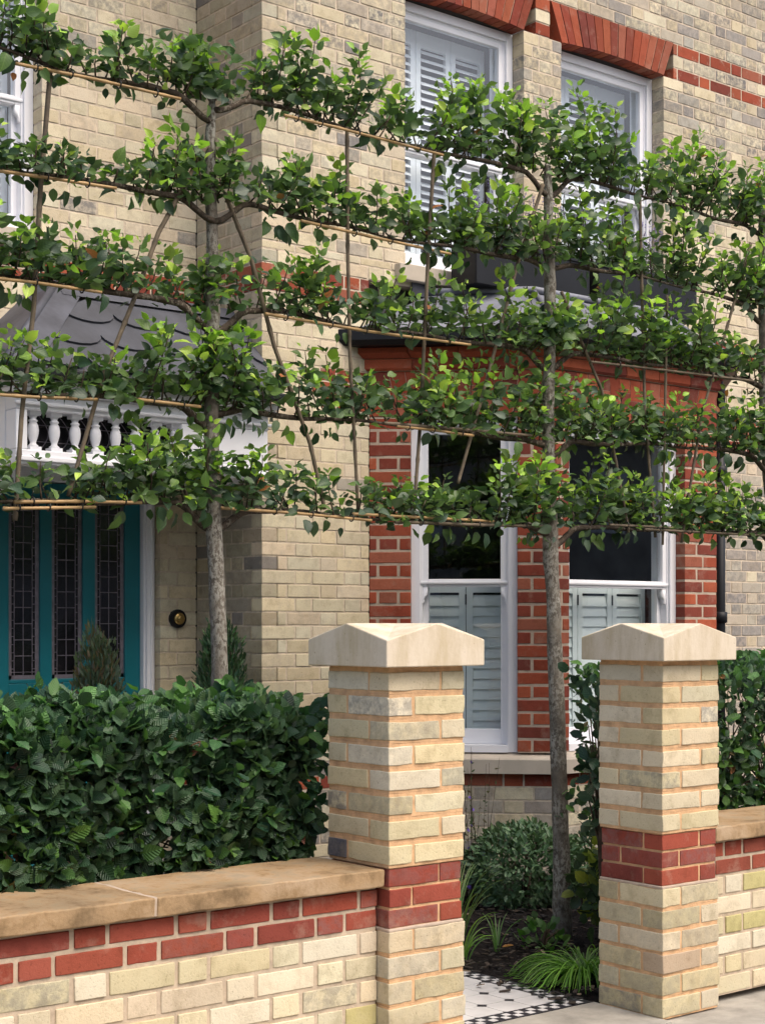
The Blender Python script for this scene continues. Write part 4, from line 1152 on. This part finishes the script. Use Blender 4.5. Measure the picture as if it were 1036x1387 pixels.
# ------------------------------------------------------------------ HEDGES
def hedge(name,x0,x1,y0,y1,z0,z1,n,label,bumpx=0,dead=.02,cat='hedge',cols=None,size=(.045,.075),grp=None,taper_r=0):
    t=thing(name,label,cat,((x0+x1)/2,(y0+y1)/2,0),grp)
    LP,LD,LN,LL,LW,LC=[],[],[],[],[],[]; dP=[[] for _ in range(6)]
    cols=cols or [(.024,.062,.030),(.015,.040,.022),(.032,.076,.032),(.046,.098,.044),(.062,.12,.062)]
    cx,cy=(x0+x1)/2,(y0+y1)/2
    for _ in range(n):
        r=rnd()
        x,y,z=uni(x0,x1),uni(y0,y1),uni(z0,z1)
        dep=abs(RNG.normal(0,.045))
        if r<.56: y=y0+dep; nn=Vector((0,-1,.45))
        elif r<.82: z=z1-dep*.9; nn=Vector((0,-.3,1))
        elif r<.93: x=x1-dep*1.1 if rnd()<.6 else x0+dep; nn=Vector((1 if x>cx else -1,-.3,.4))
        else: nn=Vector((0,-1,.3))
        w=.10*noise.noise(Vector((x*4.0,y*4.5,z*4.5)))+.055*noise.noise(Vector((x*11,y*11,z*11)))
        p=Vector((x,y,z))+nn.normalized()*w
        # rounded shoulders
        ed=max(0,(p.z-z1+.14)/.14); 
        if p.y<y0+.10: p.y+=ed*ed*.05
        hole=noise.noise(Vector((x*7+3,y*7,z*7)))
        low=1-(z-z0)/(z1-z0)
        if hole>.27 and rnd()<.85 and z<z1-.06 and low<.8: continue
        d=(nn*.35+rv()*.8+Vector((0,0,.12 if z<z1-.1 else .5)))
        l=uni(*size)*(.85+.3*rnd())
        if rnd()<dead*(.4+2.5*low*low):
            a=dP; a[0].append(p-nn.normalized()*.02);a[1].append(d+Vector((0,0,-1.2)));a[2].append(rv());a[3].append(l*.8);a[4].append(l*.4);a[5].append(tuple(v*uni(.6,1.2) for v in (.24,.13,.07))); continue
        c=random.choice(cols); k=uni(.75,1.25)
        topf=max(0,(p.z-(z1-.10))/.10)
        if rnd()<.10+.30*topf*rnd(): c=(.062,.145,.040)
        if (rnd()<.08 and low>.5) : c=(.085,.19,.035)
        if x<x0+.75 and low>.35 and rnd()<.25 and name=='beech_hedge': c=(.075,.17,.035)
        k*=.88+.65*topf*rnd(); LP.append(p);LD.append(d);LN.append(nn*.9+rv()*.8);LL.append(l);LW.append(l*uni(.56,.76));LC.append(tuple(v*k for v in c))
    # longer shoots sprouting from the top
    for _ in range(int((x1-x0)*14)):
        x=uni(x0,x1); y=uni(y0,y1-.1); H_=uni(.03,.075)*(1.6 if x>x1-.45 else 1); p=Vector((x,y,z1-.03)); d=Vector((uni(-.5,.7),uni(-.5,.3),1)).normalized(); q=0
        a=uni(0,6)
        while q<H_:
            q+=.016; a+=PI+uni(-.4,.4); pp=p+d*q; o=Vector((math.cos(a),math.sin(a),.55)); l=uni(.045,.07)
            c=random.choice([(.045,.12,.035),(.07,.17,.035),(.03,.085,.03)])
            LP.append(pp);LD.append(o);LN.append(Vector((0,-.2,1))+rv()*.5);LL.append(l);LW.append(l*.62);LC.append(c)
    for _ in range(70):
        right=rnd()<.55
        x=x1-.02 if right else uni(x0,x1); y=y0+.03 if not right else uni(y0,y1-.2); z=uni(z0+.15,z1)
        d=Vector((.9,-.25,.45) if right else (uni(-.4,.4),-1,.5)).normalized()+rv()*.25; H_=uni(.05,.12) if right else uni(.03,.07); a=uni(0,6); q=0
        while q<H_:
            q+=.017; a+=PI+uni(-.4,.4); pp=Vector((x,y,z))+d*q; o=Vector((math.cos(a),-.5,math.sin(a)))+d*.8; l=uni(.04,.068)
            c=random.choice([(.03,.085,.036),(.045,.12,.04),(.022,.07,.034),(.07,.16,.04)])
            LP.append(pp);LD.append(o);LN.append(Vector((0,-.6,1))+rv()*.5);LL.append(l);LW.append(l*.62);LC.append(c)
    build_leaves('foliage',LP,LD,LN,LL,LW,LC,BEECH,M['beech'],t,fold=.22,curl=.22,wave=.07)
    if dP[0]: build_leaves('dead_leaves',*dP,BEECH,M['beech'],t,fold=.8,curl=.8,wave=.2)
    b=MB()
    k=0
    x=x0+.12
    while x<x1-.05:
        base=Vector((x,cy+uni(-.1,.1),0)); b.tube([base,base+Vector((uni(-.02,.02),0,z0*.6)),base+Vector((uni(-.05,.05),uni(-.05,.05),z0+.1))],[.014,.012,.009],7)
        for _ in range(16):
            s=base+Vector((0,0,z0+uni(-.12,.15))); e=Vector((x+uni(-.3,.3),uni(y0+.03,y1-.03),uni(z0,z1-.03))); e.x=max(x0+.02,min(x1-.02,e.x)); md=s.lerp(e,.5)+rv()*.03
            b.tube([s,md,e],[.006,.004,.0018],5)
        x+=.16
    b.build('stems',M['twig'],t,True)
    return t
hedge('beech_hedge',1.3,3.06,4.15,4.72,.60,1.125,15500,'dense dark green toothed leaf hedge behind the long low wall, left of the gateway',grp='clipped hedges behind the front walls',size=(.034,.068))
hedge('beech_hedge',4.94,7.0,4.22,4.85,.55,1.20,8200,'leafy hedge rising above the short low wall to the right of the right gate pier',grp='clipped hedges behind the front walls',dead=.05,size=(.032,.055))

# ------------------------------------------------------------------ SHRUBS AND PERENNIALS
def leafy(name,label,cat,c,rad,n,size,ratio,cols,tpl,m_,up=.5,stems=10,shell=.55,fold=.2,curl=.1,stemmat=None,zmin=.01):
    c=Vector(c); t=thing(name,label,cat,(c.x,c.y,0)); a=[[] for _ in range(6)]
    for _ in range(n):
        d=rv(); d.normalize(); r=uni(shell,1.03)**.5*(1+.12*noise.noise(d*3+c))
        p=c+Vector((d.x*rad[0],d.y*rad[1],d.z*rad[2]))*r
        if p.z<zmin: continue
        dd=d*.6+rv()*.6+Vector((0,0,up)); l=uni(*size)
        k=uni(.75,1.25); cc=random.choice(cols)
        a[0].append(p);a[1].append(dd);a[2].append(d+rv()*.6+Vector((0,0,.4)));a[3].append(l);a[4].append(l*ratio*uni(.85,1.15));a[5].append(tuple(v*k for v in cc))
    build_leaves('foliage',*a,tpl,m_,t,fold=fold,curl=curl)
    b=MB()
    for _ in range(stems):
        d=rv(.3).normalized(); e=c+Vector((d.x*rad[0],d.y*rad[1],d.z*rad[2]))*.85
        if e.z<.02: e.z=.05
        b.tube([Vector((c.x,c.y,-.01)),Vector((c.x,c.y,c.z*.5)).lerp(e,.3),e],[.008,.006,.002],5)
    b.build('stems',M['twig'],t,True); return t
leafy('rounded_shrub','neat mound of small grey green leaves behind the second trunk, below the bay window','shrub',(5.60,5.78,.18),(.31,.28,.22),4200,(.028,.045),.42,[(.08,.15,.075),(.10,.18,.085),(.06,.12,.06)],OVAL,M['glossy'],up=.15)
leafy('rounded_shrub','second lower mound of small grey green leaves, right of the second trunk','shrub',(6.12,5.62,.17),(.32,.28,.20),1800,(.028,.045),.42,[(.05,.10,.05),(.065,.12,.06),(.035,.07,.04)],OVAL,M['glossy'],up=.5)
leafy('glossy_shrub','loose shrub of large dark rounded leaves at the left side of the right gate pier','shrub',(4.73,4.42,.88),(.10,.09,.36),150,(.05,.075),.60,[(.016,.045,.022),(.022,.058,.026),(.012,.036,.02)],OVAL,M['glossy'],up=.3,shell=.2,stems=26)
leafy('yellow_leaved_shrub','low shrub with yellow green and dark mottled leaves tucked behind the right gate pier','shrub',(5.12,4.78,.27),(.14,.14,.20),190,(.05,.08),.8,[(.26,.30,.05),(.20,.26,.05),(.05,.09,.03),(.03,.06,.03),(.03,.06,.03)],BEECH,M['leaf'],up=.2,shell=.1)
leafy('yew_bush','dark green feathery evergreen bush behind the left trunk, beside the doorbell wall','shrub',(4.55,6.95,.80),(.16,.15,.62),5200,(.028,.05),.26,[(.016,.05,.022),(.022,.065,.026),(.035,.09,.028)],BLADE,M['glossy'],up=.9,stems=30,shell=.5)
leafy('conifer','small upright grey green conifer with brownish tips in front of the teal door','conifer',(3.36,6.10,.78),(.13,.13,.60),7000,(.024,.042),.26,[(.07,.11,.07),(.05,.085,.05),(.11,.08,.04),(.09,.13,.09)],BLADE,M['grassy'],up=1.1,stems=40,shell=.35)
leafy('seedling','small sprig of bright green leaves on the mulch beside the grass clump','plant',(4.83,4.88,.07),(.12,.10,.07),46,(.035,.055),.75,[(.06,.16,.03),(.09,.2,.04),(.04,.10,.03)],BEECH,M['leaf'],up=.5,stems=8,shell=.1)
def blades(name,label,cat,c,n,L,w,spread,cols,bias=(0,0),stiff=.5,sc=.05):
    """clump of arching strap leaves; every blade a curved strip"""
    t=thing(name,label,cat,(c[0],c[1],0)); m=MB()
    for _ in range(n):
        a=uni(0,2*PI); r0=sc*math.sqrt(rnd()); p=Vector((c[0]+math.cos(a)*r0,c[1]+math.sin(a)*r0,0)); l=uni(*L)
        d=Vector((math.cos(a)*spread*uni(.2,1)+bias[0]*uni(.3,1),math.sin(a)*spread*uni(.2,1)+bias[1]*uni(.3,1),1)).normalized()
        hz=Vector((d.x,d.y,0)); hz=hz.normalized() if hz.length>1e-4 else Vector((1,0,0)); side=Vector((-hz.y,hz.x,0)); side=(side+Vector((uni(-.4,.4),uni(-.4,.4),uni(-.4,.4)))).normalized()
        k=random.choice(cols); q=uni(.75,1.25); m.cur=(k[0]*q,k[1]*q,k[2]*q,1); ns=9; pr=None
        for i in range(ns+1):
            f=i/ns; ww=w*(1-f)**.6*(.6+.4*min(1,f*5))/2
            z=p.z; s1=m.vert(p+side*ww); s3=m.vert(p-side*ww); s2=m.vert(p+Vector((0,0,-.0015)))
            if pr: m.face(pr[0],pr[1],s2,s1); m.face(pr[1],pr[2],s3,s2)
            pr=(s1,s2,s3)
            d=(d+(hz*(1-stiff)*.30+Vector((0,0,-(1-stiff)*.55*f*2)))).normalized(); p=p+d*(l/ns)
            if p.z<.012: p.z=.012
    m.build('blades',M['grassy'],t,True)
    return t
G1=[(.10,.24,.035),(.14,.31,.04),(.07,.17,.03),(.17,.34,.05)]
blades('ornamental_grass','arching bright green grass clump spilling over the tiled path beside the right pier','ornamental grass',(4.58,4.40),330,(.18,.38),.0075,.75,G1,(-.25,.04),.30,.05)
blades('iris_clump','tall strappy green iris leaves beside the tiled path at the left pier edge','plant',(4.42,4.95),32,(.14,.34),.014,.28,[(.14,.28,.04),(.10,.22,.04),(.18,.30,.06)],(0,0),.72,.05)
blades('iris_clump','second iris clump with thin tall leaves, further back by the left pier edge','plant',(4.74,5.35),40,(.22,.42),.012,.25,[(.14,.25,.05),(.10,.20,.04),(.20,.26,.09)],(0,0),.8,.06)
blades('iris_clump','short tuft of a few upright leaves alone on the dark mulch','plant',(4.68,5.0),9,(.12,.24),.011,.3,[(.10,.22,.05)],(0,0),.8,.015)
def salvia():
    t=thing('salvia','wispy perennial with thin stems and tiny violet flowers against the bay base','flowering plant',(5.35,5.92,0)); m=MB(); a=[[] for _ in range(6)]; f=[[] for _ in range(6)]
    for _ in range(34):
        b=Vector((5.35+uni(-.16,.16),5.92+uni(-.12,.12),0)); h=uni(.35,.80); tip=b+Vector((uni(-.12,.12),uni(-.1,.1),h)); md=b.lerp(tip,.5)+rv()*.02
        m.tube([b,md,tip],[.003,.002,.001],4)
        for q in range(14):
            p=b.lerp(tip,uni(.1,.95)); L_=f if (q>11 and rnd()<.5) else a
            L_[0].append(p);L_[1].append(rv(.3));L_[2].append(rv(.5));l=uni(.012,.03);L_[3].append(l);L_[4].append(l*(.9 if L_ is f else .35));L_[5].append((.16,.09,.50) if L_ is f else random.choice([(.07,.11,.05),(.12,.13,.07),(.13,.09,.06)]))
    m.build('stems',M['twig'],t,True); build_leaves('foliage',*a,OVAL,M['leaf'],t); tag(build_leaves('bloom',*f,OVAL,M['leaf'],t),kind='stuff')
salvia()
def fallen(u,v,label,c,rot):
    D=F_*(EYE-.02)/(v-HZ); mm=(u-CX)/F_; p=Vector(((SN+CS*mm)*D,(CS-SN*mm)*D,.026))
    o=build_leaves('fallen_leaf',[p],[Vector((math.cos(rot),math.sin(rot),.1))],[Vector((0,0,1))],[.05],[.024],[c],BEECH,M['leaf'],None,fold=.5,curl=.3)
    tag(o,label,'fallen leaf','dead leaves lying on the mulch')
fallen(680,1285,'orange brown dead leaf lying on the dark mulch near the path',(.40,.19,.07),-.6)
fallen(712,1248,'thin pale dry leaf on the mulch left of the second trunk',(.36,.30,.16),-.3)

# ------------------------------------------------------------------ WINDOW BOXES
def planter(x0,x1,label,plabel):
    t=thing('window_box',label,'planter',((x0+x1)/2,6.76,3.34),'black planters on the bay roof')
    m=MB(); y0,y1,z0,z1=6.66,6.88,3.345,3.60; w=.012
    m.rbox((x0,y0,z0),(x1,y0+w,z1),None,.004); m.rbox((x0,y1-w,z0),(x1,y1,z1),None,.004); m.rbox((x0,y0+w,z0),(x0+w,y1-w,z1),None,.004); m.rbox((x1-w,y0+w,z0),(x1,y1-w,z1),None,.004); m.box((x0+w,y0+w,z0),(x1-w,y1-w,z0+.01))
    m.rbox((x0-.008,y0-.008,z1-.022),(x1+.008,y0,z1+.004),None,.003)
    m.build('trough',M['black'],t)
    m=MB(); m.box((x0+w,y0+w,z1-.06),(x1-w,y1-w,z1-.03)); m.build('compost',M['soil'],t)
    l=thing('lavender',plabel,'lavender',((x0+x1)/2,6.77,3.55),'lavender growing in the black planters'); m=MB(); a=[[] for _ in range(6)]; f=[[] for _ in range(6)]
    for _ in range(int((x1-x0)*170)):
        b=Vector((uni(x0+.03,x1-.03),uni(y0+.03,y1-.03),z1-.04)); h=uni(.12,.40); tip=b+Vector((uni(-.1,.1),uni(-.12,.08),h)); m.tube([b,b.lerp(tip,.5)+rv()*.01,tip],[.002,.0015,.001],4)
        for q in range(10):
            p=b.lerp(tip,uni(.02,.6)); a[0].append(p);a[1].append(rv(.9));a[2].append(rv());l_=uni(.02,.04);a[3].append(l_);a[4].append(l_*.2);a[5].append(random.choice([(.07,.11,.06),(.10,.15,.09),(.05,.09,.04)]))
        if h>.24:
            for q in range(9):
                p=b.lerp(tip,uni(.8,1.02)); f[0].append(p);f[1].append(rv(.4));f[2].append(rv());f[3].append(uni(.009,.014));f[4].append(.008);f[5].append(random.choice([(.20,.16,.48),(.15,.12,.38),(.26,.22,.55)]))
    m.build('stems',M['twig'],l,True); build_leaves('foliage',*a,BLADE,M['grassy'],l); tag(build_leaves('bloom',*f,OVAL,M['leaf'],l),kind='stuff')
planter(6.08,7.00,'black window box on the bay roof below the first upstairs window','lavender clump in the planter left of the second trunk')
planter(7.08,7.99,'black window box on the bay roof below the second upstairs window','lavender clump in the planter right of the second trunk')

# ------------------------------------------------------------------ ACROSS THE STREET (seen only as reflections in the panes)
def opposite():
    t=thing('opposite_house','brown rendered house across the street, seen only in the window reflections','house',(-6,-16,0))
    m=MB(); m.box((-30,-22,-.15),(70,-15,6.2)); m.build('wall',M['gravel'],t)
    m=MB(); m.prism([(-22.5,6.2),(-14.5,6.2),(-18.5,8.8)],-30,70,lambda a,d,z:(d,a,z)); m.build('roof',M['slate'],t)
    for i in range(25):
        for z in (.9,3.7):
            w=MB(); w.box((-28+i*3.8,-15.02,z),(-26.6+i*3.8,-14.95,z+1.6)); w.build('window',M['white'],t)
    for i,(x,y) in enumerate(((-9,-9.5),(-1,-9.8),(9,-10.2),(19,-9.6))):
        tr=thing('street_tree',['round crowned street tree opposite, furthest left in the reflections','round crowned street tree opposite, left of the gateway in the reflections','round crowned street tree opposite, right of the gateway in the reflections','round crowned street tree opposite, furthest right in the reflections'][i],'tree',(x,y,0),'street trees on the far pavement')
        m=MB(); m.tube([(x,y,-.1),(x+.05,y,1.5),(x,y,3.5)],[.16,.13,.09],8); m.build('trunk',M['bark'],tr,True)
        a=[[] for _ in range(6)]
        for _ in range(1500):
            d=rv().normalized(); p=Vector((x,y,3.1))+Vector((d.x*2.3,d.y*1.8,d.z*1.7))*uni(.5,1.05)*(1+.2*noise.noise(d*2))
            a[0].append(p);a[1].append(rv());a[2].append(rv());a[3].append(uni(.25,.4));a[4].append(.24);a[5].append(random.choice(DARK))
        build_leaves('crown',*a,OVAL,M['leaf'],tr)
opposite()

# ------------------------------------------------------------------ LIGHT, WORLD, CAMERA
sc=bpy.context.scene
w=bpy.data.worlds.new('World'); sc.world=w; w.use_nodes=True; nt=w.node_tree
sky=nt.nodes.new('ShaderNodeTexSky'); sky.sky_type='NISHITA'; sky.sun_disc=False
SUN=Vector((.15,-.62,.95)).normalized()      # direction towards the sun
el=math.asin(SUN.z); az=math.atan2(SUN.x,SUN.y)
sky.sun_elevation=el; sky.sun_rotation=az; sky.air_density=1.0; sky.dust_density=6.0; sky.ozone_density=.4
nt.links.new(sky.outputs[0],nt.nodes['Background'].inputs[0]); nt.nodes['Background'].inputs[1].default_value=.15
ld=bpy.data.lights.new('sun','SUN'); ld.energy=.80; ld.angle=math.radians(50); ld.color=(1,.95,.88)
lo=bpy.data.objects.new('sun',ld); C.objects.link(lo); lo.rotation_euler=SUN.to_track_quat('Z','Y').to_euler()
cd=bpy.data.cameras.new('camera'); cam=bpy.data.objects.new('camera',cd); C.objects.link(cam)
cam.location=(0,0,EYE); cam.rotation_euler=(PI/2,0,-TH)
cd.sensor_fit='VERTICAL'; cd.sensor_height=36; cd.sensor_width=36; cd.lens=F_/1387*36; cd.shift_y=(HZ-693.5)/1387; cd.clip_end=1000
sc.camera=cam
sc.view_settings.view_transform='Standard'; sc.view_settings.look='None'; sc.view_settings.gamma=1; sc.view_settings.use_curve_mapping=False
sc.view_settings.exposure=.76
